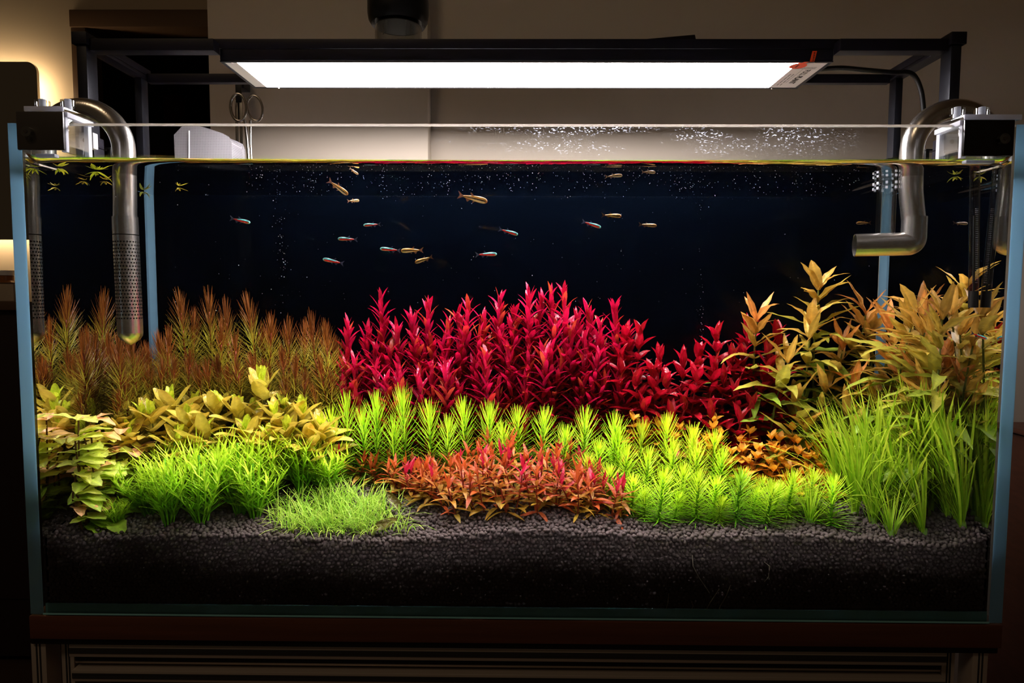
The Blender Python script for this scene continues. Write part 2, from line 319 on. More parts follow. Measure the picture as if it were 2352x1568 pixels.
# ------------------------------------------------------------------ tank
TK, XO, YO, ZT = .012, .45, .215, .449
ZW = .4158; TF = .003     # water level, front glass
tank = thing('aquarium_tank', 'rimless clear glass aquarium full of plants on a walnut topped stand', 'aquarium', (0, .1, 0))
e = .0002
o = boxpart('front_pane', -XO+TK+e, XO-TK-e, 0, TF, 0, ZT-.002, M['front'], tank, -1)
o.data.materials.append(M['inside']); o.data.materials.append(M['boundary'])
for f in o.data.polygons:
    f.material_index = 2 if f.normal.y < -.5 else 1 if f.normal.y > .5 else 0
o.data.materials[1] = M['inside']
tag(o, 'front glass pane with dried water spots above the water line')
boxpart('rim_edge', -XO+TK+e, XO-TK-e, .0002, TF, ZT-.0019, ZT, M['rim'], tank, .0006)
boxpart('foot_edge', -XO+TK+e, XO-TK-e, -.0006, -.0001, .0, .0014, M['base_edge'], tank, 0)
boxpart('back_pane', -XO+TK+e, XO-TK-e, YO-TK, YO, 0, ZT, M['backpane'], tank, 0)
for s in (-1, 1):
    x0, x1 = sorted((s*XO, s*(XO-TK)))
    sp = boxpart('side_pane', x0, x1, .0012, YO, 0, ZT, M['pane'], tank, 0)
    boxpart('pane_edge', x0+.0002, x1-.0002, .0002, .001, .0002, ZT, M['edge'], tank, 0)
    xs = s*(XO-TK); b = MB(); p = np.array(tank.location)
    prof = [(xs-s*.0004, YO-TK-.0004), (xs-s*.0062, YO-TK-.0004), (xs-s*.0034, YO-TK-.002), (xs-s*.0004, YO-TK-.006)]
    V = [(x-p[0], y-p[1], z-p[2]) for z in (.0125, ZT-.004) for x, y in prof]
    b.add(V, [(0, 1, 2, 3), (7, 6, 5, 4)]+[(i, (i+1) % 4, 4+(i+1) % 4, 4+i) for i in range(4)]); b.build('silicone_seam', M['silicone'], tank)
boxpart('base_pane', -XO+TK+e, XO-TK-e, TF+e, YO-TK-e, 0, .0092, M['base_edge'], tank, 0)
boxpart('backing_film', -XO+TK, XO-TK, YO+.0004, YO+.0012, .0, ZT-.002, M['film'], tank, 0)
# water with a curved meniscus along the front glass
b = MB(); ys = [TF+.0004+d for d in (0, .0008, .0018, .003, .0045, .0065, .009, .013, .02)]+[YO-TK-.0004]
zs = [ZW+.0064*math.exp(-(y-ys[0])/.0052) for y in ys]; xw = XO-TK-.0004
k = len(ys); xs = [-xw, -xw+.002, -xw+.005, -xw+.01, xw-.01, xw-.005, xw-.002, xw]
V = [(x, y, z+.0022*math.exp(-(xw-abs(x))/.002)) for y, z in zip(ys, zs) for x in xs]; n = len(xs)
F = [(i*n+j, i*n+j+1, (i+1)*n+j+1, (i+1)*n+j) for i in range(k-1) for j in range(n-1)]
nb = len(V); V += [(x, y, .0096) for y in (ys[0], ys[-1]) for x in xs]
F += [(j, nb+j, nb+j+1, j+1) for j in range(n-1)]+[((k-1)*n+j+1, nb+n+j+1, nb+n+j, (k-1)*n+j) for j in range(n-1)]
F += [tuple([i*n for i in range(k)]+[nb+n, nb]), tuple([i*n+n-1 for i in range(k)][::-1]+[nb+n-1, nb+2*n-1]), tuple([nb+j for j in range(n)]+[nb+n+j for j in range(n-1, -1, -1)])]
b.add(V, F); o = b.build('aquarium_water', [M['water'], M['waterface'], M['surface']], None)
for f in o.data.polygons:
    if abs(f.normal.y) > .9: f.material_index = 1
    elif f.normal.z > .8 and f.center.y > TF+.014: f.material_index = 2
tag(o, 'clear still water filling the planted glass tank', 'water', kind='stuff')

# ------------------------------------------------------------------ soil
def soil(x, y):
    front = .0745+.0035*math.sin(x*9+.6)+.003*math.sin(x*23+1.3)-.003*(x < -.40)+.012*max(0, (x-.40))/.04
    return front+.18*(y-.005)+.004*math.sin(x*13+y*40)*min(1, y/.05)
ico = bmesh.new(); bmesh.ops.create_icosphere(ico, subdivisions=2, radius=1.0); IV2 = np.array([v.co[:] for v in ico.verts]); IF2 = np.array([[v.index for v in f.verts] for f in ico.faces]); ico.free()
ico = bmesh.new(); bmesh.ops.create_icosphere(ico, subdivisions=1, radius=1.0); IV1 = np.array([v.co[:] for v in ico.verts]); IF1 = np.array([[v.index for v in f.verts] for f in ico.faces]); ico.free()
def blobs(centers, radii, IV, IF, lump=.22):
    n = len(centers); m = len(IV); sc = RNG.uniform(.75, 1.2, (n, 1, 3))*np.asarray(radii)[:, None, None]
    ax = RNG.normal(size=(n, 3, 3)); q, _ = np.linalg.qr(ax)
    d = np.einsum('nij,mj->nmi', q, IV); ph = RNG.uniform(0, 6.28, (n, 1, 3))
    bump = 1+lump*np.sin(2.3*d[:, :, 0:1]+ph[:, :, 0:1])*np.cos(2.1*d[:, :, 1:2]+ph[:, :, 1:2])
    V = (d*sc*bump)+np.asarray(centers)[:, None, :]; F = (IF[None]+(np.arange(n)*m)[:, None, None])
    return V.reshape(-1, 3), F.reshape(-1, 3)
pts, rad = [], []
z = .0122; row = 0
while z < .10:
    for i in range(212):
        x = -.4355+.00413*(i+.5*(row % 2))+R_(-.001, .001)
        if abs(x) < .436 and z < soil(x, .005)-.0005: pts.append((x, .0065+R_(0, .0012), z+R_(-.001, .001))); rad.append(R_(.0018, .0026))
    z += .0036; row += 1
nf = len(pts)
y = .0075
while y < .13:
    for i in range(212):
        x = -.4355+.00413*(i+.5*(row % 2))+R_(-.0014, .0014); yy = y+R_(-.001, .001)
        if abs(x) < .436: pts.append((x, yy, soil(x, yy)+R_(-.001, .0013))); rad.append(R_(.0018, .0027))
    y += .0038; row += 1
V1, F1 = blobs(pts[:nf], rad[:nf], IV1, IF1); V2, F2 = blobs(pts[nf:], rad[nf:], IV1, IF1)
gx = np.linspace(-.4365, .4365, 120); gy = np.linspace(.0075, YO-TK-.0006, 24)
GV = [(x, y, soil(x, y)-.0014) for y in gy for x in gx]; nx = len(gx)
GF = [(i*nx+j, i*nx+j+1, (i+1)*nx+j+1, (i+1)*nx+j) for i in range(len(gy)-1) for j in range(nx-1)]
nb = len(GV); GV += [(x, gy[0], .0094) for x in gx]; GF += [(nb+j, nb+j+1, j+1, j) for j in range(nx-1)]
me = bpy.data.meshes.new('aquarium_soil'); VV = np.concatenate([np.array(GV), V1, V2])
me.from_pydata(VV.tolist(), [], GF+(F1+len(GV)).tolist()+(F2+len(GV)+len(V1)).tolist()); me.materials.append(M['soil']); me.polygons.foreach_set('use_smooth', [True]*len(me.polygons)); me.update()
o = mkobj('aquarium_soil', me); tag(o, 'bed of dark brown soil granules sloping up behind the front glass', 'soil', kind='stuff')
RT_PTS = [((1590, 1275), (1592, 1300), (1605, 1325), (1630, 1362)), ((1755, 1290), (1768, 1300), (1765, 1325), (1756, 1335)), ((1652, 1352), (1640, 1370), (1630, 1385), (1622, 1400)), ((1678, 1343), (1668, 1368), (1655, 1390), (1650, 1403)), ((1536, 1362), (1534, 1385), (1530, 1398)), ((1588, 1380), (1592, 1392), (1586, 1402))]
ROOT_LABELS = ['longest wavy pale root curling down through the soil by the front glass', 'pale hooked root alone in the upper soil under the bushy green stems',
    'pale crooked root reaching the soil bottom, beside the straight one', 'pale straight root slanting to the soil bottom',
    'faint short root by the soil bottom, nearest the orange carpet', 'tiny curved root end touching the soil bottom']
for i, pl in enumerate(RT_PTS):
    P = [at(px, py, .0039) for px, py in pl]; b = MB(); b.tube(P, .00035, 5)
    tag(b.build('plant_root', M['root'], None), ROOT_LABELS[i], 'root', 'roots in the soil')

# ------------------------------------------------------------------ light fixture
LX0, LX1, LY0, LY1, LZ = -.309, .328, .113, .204, .5412
lf = thing('aquarium_light', 'long black LED aquarium light on raised black brackets, lit white underneath', 'aquarium light', (0, .16, ZT))
boxpart('housing', LX0, LX1, LY0, LY1, LZ+.0006, .560, M['black'], lf, .0012)
boxpart('top_plate', LX0-.0095, LX1+.0095, LY0-.001, LY1+.001, .5534, .5634, M['black'], lf, .001)
def slab_x(name, xa, xb, y0, y1, z0, z1, mat):
    """a thin plate under the housing, its ends xa/xb"""
    return boxpart(name, xa, xb, y0, y1, z0, z1, mat, lf, 0)
PX0, PX1 = LX0+.003, LX1-.0035; ly0, ly1 = LY0+.0035, LY1-.0035
EM0, EM1 = PX0+.013, PX1-.0305
slab_x('light_panel', EM0, EM1, ly0, ly1, LZ-.0002, LZ+.0004, M['panel'])
slab_x('diffuser_end', PX0, EM0-.0001, ly0, ly1, LZ-.0002, LZ+.0004, M['white'])
for (xa, xb, ya, yb) in ((LX0, LX1, LY0, ly0), (LX0, LX1, ly1, LY1), (LX0, PX0, ly0, ly1), (PX1, LX1, ly0, ly1)):
    boxpart('panel_frame', xa, xb, ya, yb, LZ-.0008, LZ+.0005, M['black'], lf, .0002)
lab = slab_x('label', EM1+.0001, PX1, ly0, ly1, LZ-.0003, LZ+.0004, M['labelw']); tag(lab, 'white printed label at the end of the lit panel')
def text_mesh(name, body, size, mat, parent, mw, bold=0.0):
    c = bpy.data.curves.new(name, 'FONT'); c.body = body; c.size = size; c.align_x = 'LEFT'; c.extrude = 0.00004; c.offset = bold
    o = bpy.data.objects.new(name, c); COL.objects.link(o); bpy.context.view_layer.update()
    me = bpy.data.meshes.new_from_object(o.evaluated_get(bpy.context.evaluated_depsgraph_get())); bpy.data.objects.remove(o)
    me.materials.clear(); me.materials.append(mat); r = mkobj(name, me, parent)
    r.matrix_local = mw; return r
def under(x, y, rz):   # text lying under the lamp, read from below, rotated rz
    return Matrix.Translation((x-lf.location[0], y-lf.location[1], LZ-.00042-lf.location[2])) @ Matrix.Rotation(math.pi, 4, 'X') @ Matrix.Rotation(rz, 4, 'Z')
text_mesh('lettering', 'FULL ', .0085, M['ink'], lab, under(EM1+.0165, ly0+.022, -math.pi/2), .0001).parent = lf
text_mesh('lettering', 'PLANT', .0085, M['ink'], lab, under(EM1+.0165, ly0+.0425, -math.pi/2), .00035).parent = lf
b = MB()
for i in range(3):           # rows of fine print too small to read
    yy = ly0+.014+i*.0022
    for k in range(16):
        xx = EM1+.003+k*.0014
        b.box(xx, xx+.0009, yy, yy+.0012*R_(.6, 1), LZ-.00045, LZ-.00035)
for i in range(2):
    xx = EM1+.0055+i*.0035
    for k in range(22):
        yy = ly0+.036+k*.0018+R_(0, .0004)
        if k % 6 != 5: b.box(xx, xx+.0012, yy, yy+.0011, LZ-.00045, LZ-.00035)
for (xx, y0, y1) in ((EM1+.0125, ly0+.02, ly0+.066), (EM1+.0215, ly0+.02, ly0+.04)): b.box(xx, xx+.0003, y0, y1, LZ-.00045, LZ-.00035)
b.v = [off(lf, np.concatenate(b.v))]; b.c = [np.concatenate(b.c)]
b.build('fine_print', M['inkg'], lf, False, -1)
# orange sticker folded over the front edge
sx = at(1866, 130, LY0)[0]; b = MB(); p = np.array(lf.location)
zt, zb = at(1866, 118, LY0)[2], LZ-.0008
zmid = at(1860, 143, LY0)[2]
def quadstrip(P, w):  # P centre points, w half-width vector per point
    V = []; F = []
    for c, h in zip(P, w): V += [np.array(c)-h, np.array(c)+h]
    for i in range(len(P)-1): F.append((2*i, 2*i+1, 2*i+3, 2*i+2))
    return V, F
yS = LY0-.0013
V, F = quadstrip([(sx+.0017, yS, zt), (sx-.0008, yS, zmid), (sx-.0058, yS+.0003, zb-.0002), (sx-.0088, LY0+.005, zb-.0003)], [np.array((.0024, 0, 0))]*4); b.add(off(lf, V), F)
cx, cy = sx-.0098, LY0+.0115; V = [(cx+.0088*math.cos(a), cy+.0088*math.sin(a), zb-.0003) for a in np.linspace(0, 2*math.pi, 24, endpoint=False)]; b.add(off(lf, V), [tuple(range(24))])
sk = b.build('warning_sticker', M['orange'], lf, False, -1); sk.data.materials[0] = M['orange']; tag(sk, 'orange sticker with small black characters folded over the front edge')
b = MB()
for i in range(4):           # small upright characters and three on the disc
    zc = zt-.0025-i*.0024; xc = sx+.0015-i*.00038
    for (dx, dz, wx, wz) in ((-.0009, 0, .0018, .0003), (-.0009, .0008, .0018, .0003), (-.0002, -.0007, .0004, .0019), (-.0010, -.0008, .0007, .0003)): b.box(xc+dx, xc+dx+wx, yS-.0002, yS-.0001, zc+dz, zc+dz+wz)
for i in range(3):
    yc = cy-.0035+i*.003; xc = cx-.0012
    for (dx, dy, wx, wy) in ((-.001, 0, .002, .0004), (-.0008, .001, .0022, .0004), (0, -.0006, .0004, .0024)): b.box(xc+dx, xc+dx+wx, yc+dy, yc+dy+wy, zb-.0005, zb-.0004)
b.v = [off(lf, np.concatenate(b.v))]; b.c = [np.concatenate(b.c)]; mkobj('sticker_print', b.mesh('sticker_print', M['ink'], False, -1), lf)
for xx, yy in ((LX0+.012, LY0+.0018), (LX1-.018, LY0+.0018), (LX1-.03, LY1-.0018), (LX0+.03, LY1-.0018)):
    b = MB(); lathe(b, [(0, 0), (.0012, 0), (.0012, -.0006), (0, -.0006)], off(lf, [(xx, yy, LZ-.0008)])[0], 10); b.build('screw', M['steel'], lf)
# brackets and rails
def bracket(s):
    X = lambda d: s*(XO-.001)-s*d   # d = distance inward from the outer face
    def bx(name, d0, d1, y0, y1, z0, z1, mat, par, bev=.0008):
        x0, x1 = sorted((X(d0), X(d1))); return boxpart(name, x0, x1, y0, y1, z0, z1, mat, par, bev)
    beam = bx('bracket_beam', -.002, .0125, .094, .214, .5515, .5555, M['black'], lf)
    bp = np.array(lf.location); bl = MB()
    for yv0, yv1 in ((.094, .214),):
        for d0 in (-.002, .0105):
            x0, x1 = sorted((X(d0), X(d0+.002))); bl.box(x0-bp[0], x1-bp[0], yv0-bp[1], yv1-bp[1], .5557-bp[2], .5635-bp[2])
    bl.build('beam_flange', M['black'], lf, True, .0004)
    for yv in np.linspace(.112, .2, 6): bx('rib', 0, .0105, yv, yv+.0014, .5557, .5625, M['graphite'], lf, 0)
    bx('corner_block', -.0025, .013, .0935, .112, .5515, .5637, M['black'], lf)
    bx('leg', .001, .0115, .0955, .113, .4605, .5513, M['graphite'], lf, .0012); bx('leg', .001, .0095, .198, .212, .4605, .5513, M['graphite'], lf, .0012)
    for yv0, yv1 in ((.0955, .113), (.198, .212)):
        bx('foot', -.0035, .0155, yv0, yv1, .4495, .4603, M['black'], lf, .0015)
        bx('foot_lip', .0125, .0155, yv0, yv1, .428, .4493, M['black'], lf, .001)
        bx('foot_lip', -.0035, -.0012, yv0, yv1, .432, .4493, M['black'], lf, .001)
    cb = bx('clamp_block', .006, .0205, .0868, .0945, .4457, .4615, M['white'], lf, .0006); tag(cb, 'white clamp block with a small screw')
    b = MB(); sc = at(206 if s < 0 else 2175, 337, .0868); b.tube(off(lf, [(X(.0125), .0866, .4535), (X(.0125), .0852, .4535)]), .0021, 12); b.build('screw', M['steel'], lf)
    bx('rim_clip', .0125, .0165, .122, .134, .437, .4525, M['blackp'], lf, .0006); bx('rim_clip_top', -.002, .0165, .122, .134, .4527, .4545, M['blackp'], lf, .0006)
for s in (-1, 1): bracket(s)
for xa, xb in ((-.4365, LX0+.0005), (LX1-.0005, .4365)):
    boxpart('rail', xa, xb, .098, .1128, .5465, .5585, M['black'], lf, .0008)
    boxpart('rail', xa, xb, .2042, .213, .5475, .5578, M['black'], lf, .0008)
# power cable of the lamp
P = [at(*q) for q in ((1870, 160, .15), (1930, 156, .15), (1990, 161, .15), (2050, 166, .152), (2085, 166, .155), (2103, 178, .157), (2116, 210, .158), (2121, 250, .16), (2124, 290, .162), (2120, 330, .165), (2112, 346, .17))]
def smooth_path(P, n=6):
    P = np.asarray(P, float); Q = np.vstack([2*P[0]-P[1], P, 2*P[-1]-P[-2]]); out = []
    for i in range(1, len(Q)-2):
        for k in range(n):
            t = k/n; out.append(.5*((2*Q[i])+(-Q[i-1]+Q[i+1])*t+(2*Q[i-1]-5*Q[i]+4*Q[i+1]-Q[i+2])*t*t+(-Q[i-1]+3*Q[i]-3*Q[i+1]+Q[i+2])*t**3))
    out.append(Q[-2]); return np.array(out)
P.append(np.array((.4412, .18, .452))); b = MB(); b.tube(smooth_path(P), .0026, 10)
tag(b.build('power_cable', M['blackp'], None), 'black power cable looping from the tank light down to the glass rim', 'cable')
# control box lying on the lamp
w0, w1 = at(1392, 98, .16), at(1588, 100, .16); ww = thing('control_box', 'dark wedge-shaped control box lying on top of the tank light', 'controller', ((w0[0]+w1[0])/2, .16, .5636))
b = MB(); x0, x1 = w0[0], w1[0]; z0 = .5637; zl, zr = at(1392, 97, .14)[2], at(1584, 79, .14)[2]; V = [(x, y, z) for y in (.14, .19) for x, z in ((x0, z0), (x1, z0), (x1+.0006, zr-.008), (x1-.0012, zr), (x0, zl))]
b.add(off(ww, V), [(0, 1, 2, 3, 4), (9, 8, 7, 6, 5)]+[(i, 5+i, 5+(i+1) % 5, (i+1) % 5) for i in range(5)]); b.build('case', principled('dark violet plastic', (.011, .007, .014, 1), .4), ww, True, .0006)
boxpart('button', x1-.014, x1-.011, .1392, .1402, zr-.013, zr-.005, M['blackp'], ww, .0003)
# clear cylinder with black cap
cc = at(915, 60, .165); cy = thing('clear_canister', 'clear cylinder under a thick round black cap standing on the tank light', 'canister', (cc[0], .165, .5636))
zt = at(915, 55, .165)[2]-.5636
b = MB(); lathe(b, [(0, .0004), (.0258, .0004), (.0258, zt+.004), (.0238, zt+.004), (.0238, .003), (0, .003)], (0, 0, 0), 40); b.build('glass_tube', M['clear'], cy)
b = MB(); lathe(b, [(.0259, zt+.001), (.0295, zt-.002), (.0325, zt+.003), (.0337, zt+.010), (.0337, zt+.024), (.0315, zt+.032), (.02, zt+.035), (0, zt+.035)], (0, 0, 0), 48); b.build('cap', M['blackp'], cy)
b = MB(); lathe(b, [(0, zt-.0035), (.0236, zt-.0035), (.0236, zt+.004)], (0, 0, 0), 40); b.build('inner_plug', M['black'], cy)
for aa in (-.8, .9): b = MB(); b.tube([(.02*math.sin(aa), -.012, zt-.004), (.02*math.sin(aa), -.012, zt-.016)], .0006, 6); b.build('wire', M['steel'], cy)

# ------------------------------------------------------------------ pipes
def arc(cx, cz, r, a0, a1, y, n=24): return [(cx+r*math.cos(a), y, cz+r*math.sin(a)) for a in np.linspace(a0, a1, n)]
XI, RB = .3885, .040; ZC = .4805-RB
YU = .0690; YH = .0712
inf = thing('intake_pipe', 'brushed steel intake pipe hooked over the glass near the needle-leaved stems, perforated strainer end', 'pipe', (-XI, YU, .247))
P = [(-XI-2*RB, YH, .33), (-XI-2*RB, YH, .38), (-XI-2*RB, YH, ZC)]+arc(-XI-RB, ZC, RB, math.pi, 0, YH)[1:]+[(-XI, YH, .43), (-XI, YH, .4205)]
P = P[:-2]+[(-XI, YH, .425), (-XI, YH-.0006, .40), (-XI, YU, .372)]
tubepart('tube', P, .0106, M['steel'], inf, 32)
XS0, XS1 = -XI+.0003, -XI+.0012
SZ0, SZ1 = at(284, 498, YU)[2], at(298, 764, YU)[2]
tubepart('strainer', [(XS0-.0003, YU, SZ0), (XS0, YU, SZ0-.02), (XS1, YU, SZ1+.01), (XS1, YU, SZ1)], .0116, M['steel'], inf, 32)
b = MB(); lathe(b, [(.0116, 0), (.0112, -.003), (.0085, -.007), (.004, -.0105), (0, -.0125)], off(inf, [(XS1, YU, SZ1)])[0], 32); b.build('strainer_tip', M['steel'], inf)
b = MB(); zh0, zh1 = at(290, 556, YU)[2], at(296, 730, YU)[2]; rows = 23
for i in range(rows):
    zc = zh0+(zh1-zh0)*i/(rows-1); xc = XS0+(XS1-XS0)*i/rows
    for k in range(26):
        a = 2*math.pi*(k+.5*(i % 2))/26; r = .01163
        c = np.array((xc+r*math.cos(a), YU+r*math.sin(a), zc)); tx = np.array((-math.sin(a), math.cos(a), 0)); V = [c+.00082*(tx*math.cos(q)+np.array((0, 0, 1))*math.sin(q)) for q in np.linspace(0, 2*math.pi, 8, endpoint=False)]
        b.add(off(inf, V), [tuple(range(8))])
h = mkobj('strainer_hole', b.mesh('strainer_hole', M['hole'], False, 0), inf); tag(h, kind='stuff')
b = MB(); b.tube(off(inf, [(XS0, YU, SZ0-.0175), (XS0, YU, SZ0-.0183)]), .01175, 32); b.build('sleeve_seam', M['hole'], inf)

XO2 = .3925
of = thing('outflow_pipe', 'brushed steel outflow pipe hooked over the glass above the broad orange plants, elbow nozzle', 'pipe', (XO2, YU, .35))
zE = .3508
P = [(XI+2*RB, YH, .33), (XI+2*RB, YH, .38), (XI+2*RB, YH, ZC)]+arc(XI+RB, ZC, RB, 0, math.pi, YH)[1:]+[(XI, YH, .43), (XI, YH, .4205)]
P = P[:-2]+[(XI, YH, .425), (XI+.0008, YH-.0006, .40), (XO2+.0005, YU, .368)]
tubepart('tube', P, .0106, M['steel'], of, 32)
xe = XO2+.0005; xm = at(1978, 560, YU)[0]
P = [(xe, YU, at(2103, 498, YU)[2]), (xe, YU, .362)]+[(xe-.0055+.0055*math.cos(a), YU, zE+.0055-.0055*math.sin(a)) for a in np.linspace(0, math.pi/2, 9)]+[(xe-.012, YU+.002, zE-.0001), (xm, YU+.013, zE-.0006)]
b = MB(); b.tube(off(of, P), .0113, 36, caps=False)
b.tube(off(of, [(xe, YU, P[0][2]), (xe, YU, P[0][2]-.0001)]), [.0105, .0113], 36, caps=False)
b.tube(off(of, [(xm, YU+.013, zE-.0006), (xm+.0003, YU+.0129, zE-.0006)]), [.0113, .0102], 36, caps=False)
b.build('elbow_nozzle', M['steel'], of)
b = MB(); b.tube(off(of, [(xm+.0003, YU+.0129, zE-.0006), (xm+.03, YU+.0069, zE-.0003)]), .0102, 36, caps=False); b.build('nozzle_bore', M['bore'], of)
# clear tube behind the outflow pipe
c0 = at(2038, 416, .088); c1 = at(2036, 540, .088); r_ = 20/ppm(.088)
ct = thing('clear_water_tube', 'clear acrylic tube with a notched clear collar behind the steel outflow pipe', 'tube', (c0[0], .088, c1[2]))
b = MB(); hz = at(2038, 440, .088)[2]-c1[2]; lathe(b, [(r_, 0), (r_, hz), (r_*.8, hz), (r_*.8, 0), (r_, 0)], (0, 0, 0), 28); b.build('tube', M['clear'], ct)
b = MB(); h0, h1 = hz+.0003, c0[2]-c1[2]; lathe(b, [(r_*1.36, h0), (r_*1.36, h1), (r_*.9, h1), (r_*.9, h0), (r_*1.36, h0)], (0, 0, 0), 28); b.build('collar', M['clear'], ct)
for a in np.linspace(0, 2*math.pi, 9, endpoint=False):  # pale notch bits stand in for the sparkle of the clear collar
    b = MB()
    for zz in (h0+.0022, h1-.003): b.box(-.0011, .0011, -.0005, .0005, zz-.001, zz+.0016)
    oo = b.build('collar_notch_glint', M['frost'], ct, True, .0003); oo.rotation_euler = (0, 0, a+math.pi/2); oo.location = (r_*1.4*math.cos(a), r_*1.4*math.sin(a), 0)
b = MB(); b.tube([(0, 0, h1), (.002, .01, h1+.0)], r_*.5, 12); b.build('inlet', M['clear'], ct)
b = MB(); b.tube([(0, .004, h1-.002), (0, .05, h1-.002), (0, YO-TK-.0885, h1-.002)], .004, 10); b.build('wall_holder', M['clear'], ct)
# glass thermometer by the side pane
t0, t1, t2 = at(2239, 378, .0352), at(2236, 668, .0352), at(2235, 706, .0352); th = thing('glass_thermometer', 'thin glass thermometer with a black tip hanging inside the glass beside the outflow pipe', 'thermometer', tuple(t2))
b = MB(); b.tube(off(th, [t0+np.array((0, 0, .003)), t1]), .0043, 18); b.build('glass_tube', M['clear'], th)
b = MB(); b.tube(off(th, [t1, t2]), .0042, 18); b.build('black_tip', M['blackp'], th)
b = MB(); b.tube(off(th, [t0*.6+t1*.4, t1]), .0011, 8); b.build('scale_strip', M['blackp'], th)
b = MB()
for i in range(40):
    c = t0+(t1-t0)*(.35+.6*i/40); b.box(c[0]-th.location[0]+.0008, c[0]-th.location[0]+.0032, -.0006, .0006, c[2]-th.location[2], c[2]-th.location[2]+.0006)
o = mkobj('scale_mark', b.mesh('scale_mark', M['inkg'], False, 0), th); o.location = (0, c[1]-th.location[1]-.0005, 0); tag(o, kind='stuff')
b = MB(); b.tube(off(th, [t0+np.array((0, 0, .003)), t0+np.array((.0045, 0, .003))]), .002, 10); b.build('suction_cup', M['clear'], th)

# acrylic clamps over the front corners
def clamp(name, label, s, px0, px1, py0, py1, plate):
    y0 = -.012; A, B = at(px0, py0, y0), at(px1, py1, y0); x0, x1 = sorted((A[0], B[0])); z1, z0 = A[2], B[2]
    t = thing(name, label, 'clamp', ((x0+x1)/2, 0, ZT))
    boxpart('front_plate', x0, x1, y0-.0015, y0+.0015, z0, z1, plate, t, .0012)
    xi = x1 if s < 0 else x0                       # inner side
    a, c = sorted((xi-s*.0, xi+s*.004))
    boxpart('side_frame', *sorted((xi, xi+s*.0045)), y0+.0017, y0+.0055, z0-.001, z1, M['frost'], t, .0006)
    boxpart('side_wall', *sorted((xi, xi+s*.0040)), y0+.0057, .0205, z0-.001, z1, M['clear'], t, .0006)
    boxpart('side_frame', *sorted((xi, xi+s*.0045)), .0207, .0255, z0+.001, z1, M['frost'], t, .0006)
    boxpart('side_cap', *sorted((xi-s*.002, xi+s*.006)), y0+.0017, .0255, z1-.004, z1+.0002, M['frost'], t, .0004)
    boxpart('inner_plate', x0+.001, x1-.001, .0215, .0245, z0+.001, z1, M['clear'], t, .0008)
    xa, xb = (x0+.006, x1-.001) if s < 0 else (x0+.001, x1+.007)
    boxpart('top_plate', xa, xb, y0+.002, .0255, z1+.0005, z1+.0048, M['clear'], t, .0006)
    boxpart('top_edge', xa, xb, y0+.0005, y0+.0018, z1+.0005, z1+.0048, M['frost'], t, .0003)
    for f in ((.28, .84) if s < 0 else (.10, .60)):
        xc = x0+(x1-x0)*f; b = MB(); lathe(b, [(0, 0), (.0045, 0), (.0045, .0035), (.006, .0035), (.006, .0085), (0, .0085)], off(t, [(xc, .004, z1+.005)])[0], 20); sc = b.build('thumb_screw', M['clear'], t)
        b = MB(); lathe(b, [(0, .0005), (.0028, .0005), (.0028, .0098), (0, .0098)], off(t, [(xc, .004, z1+.005)])[0], 14); b.build('screw_core', M['frost'], sc)
    boxpart('bottom_strip', x0+.006+(.006 if s < 0 else 0), x1-.012, -.0085, -.0025, z0-.0050, z0-.0022, M['frost'], t, .0006)
    xc = x0+(x1-x0)*(.27 if s < 0 else .75); zc = z0+(z1-z0)*.45; b = MB()
    b.tube(off(t, [(xc, y0-.0016, zc), (xc, y0-.0056, zc)]), .0045, 20); b.build('set_screw', M['clear'], t)
    b = MB(); b.tube(off(t, [(xc, y0-.0057, zc), (xc, y0-.0062, zc)]), .0018, 6); b.build('screw_socket', M['greyplate'], t)
    return t
clamp('acrylic_clamp', 'clear acrylic clamp with a dark grey plate on the glass corner by the intake pipe', -1, 38, 150, 256, 345, M['greyplate'])
clamp('acrylic_clamp', 'clear acrylic clamp with a glossy black plate on the glass corner by the outflow pipe', 1, 2214, 2325, 275, 359, M['blackplate'])

# ------------------------------------------------------------------ things behind the tank
YB = .333
sc = thing('aquarium_scissors', 'long steel scissors with two ring handles hanging behind the tank', 'scissors', tuple(at(572, 300, YB)))
def ring(px, py, rx, rz, th, y, nm, tilt=0):
    c = at(px, py, y); k = 1/ppm(y); P = [(c[0]+k*(rx*math.cos(a)*math.cos(tilt)-rz*math.sin(a)*math.sin(tilt)), y, c[2]+k*(rx*math.cos(a)*math.sin(tilt)+rz*math.sin(a)*math.cos(tilt))) for a in np.linspace(0, 2*math.pi, 33)]
    b = MB(); b.tube(off(sc, P), th, 10, caps=False); return b.build(nm, M['steel'], sc)
ring(548, 247, 18, 30, .0021, YB, 'handle_ring', .05); ring(586, 249, 17, 28, .0019, YB+.004, 'handle_ring', .14)
for q0, q1, q2, rr in (((563, 277), (568, 320), (575, 420), .0024), ((576, 277), (576, 330), (580, 420), .0022)):
    b = MB(); b.tube(off(sc, [at(*q0, YB), at(*q1, YB), at(*q2, YB)]), [rr, rr, .0012], 10); b.build('blade', M['steel'], sc)
tw = thing('aquarium_tweezers', 'straight steel tweezers hanging behind the tank beside the scissors', 'tweezers', tuple(at(546, 300, YB+.008)))
for q0, q1 in (((543, 230), (541, 420)), ((553, 230), (554, 420))):
    A, B = at(*q0, YB+.008), at(*q1, YB+.008); b = MB(); b.box(A[0]-.0022-tw.location[0], A[0]+.0022-tw.location[0], -.001, .001, B[2]-tw.location[2], A[2]-tw.location[2]); b.build('arm', M['steel'], tw, True, .0006)
A = at(548, 205, YB+.008); boxpart('end_grip', A[0]-.004, A[0]+.004, YB+.0065, YB+.0095, at(548, 232, YB)[2], A[2]+.01, M['blackp'], tw, .0006)
hk = thing('tool_hook', 'black metal hook bar holding the scissors and tweezers behind the tank', 'hook', tuple(at(548, 200, YB+.014)))
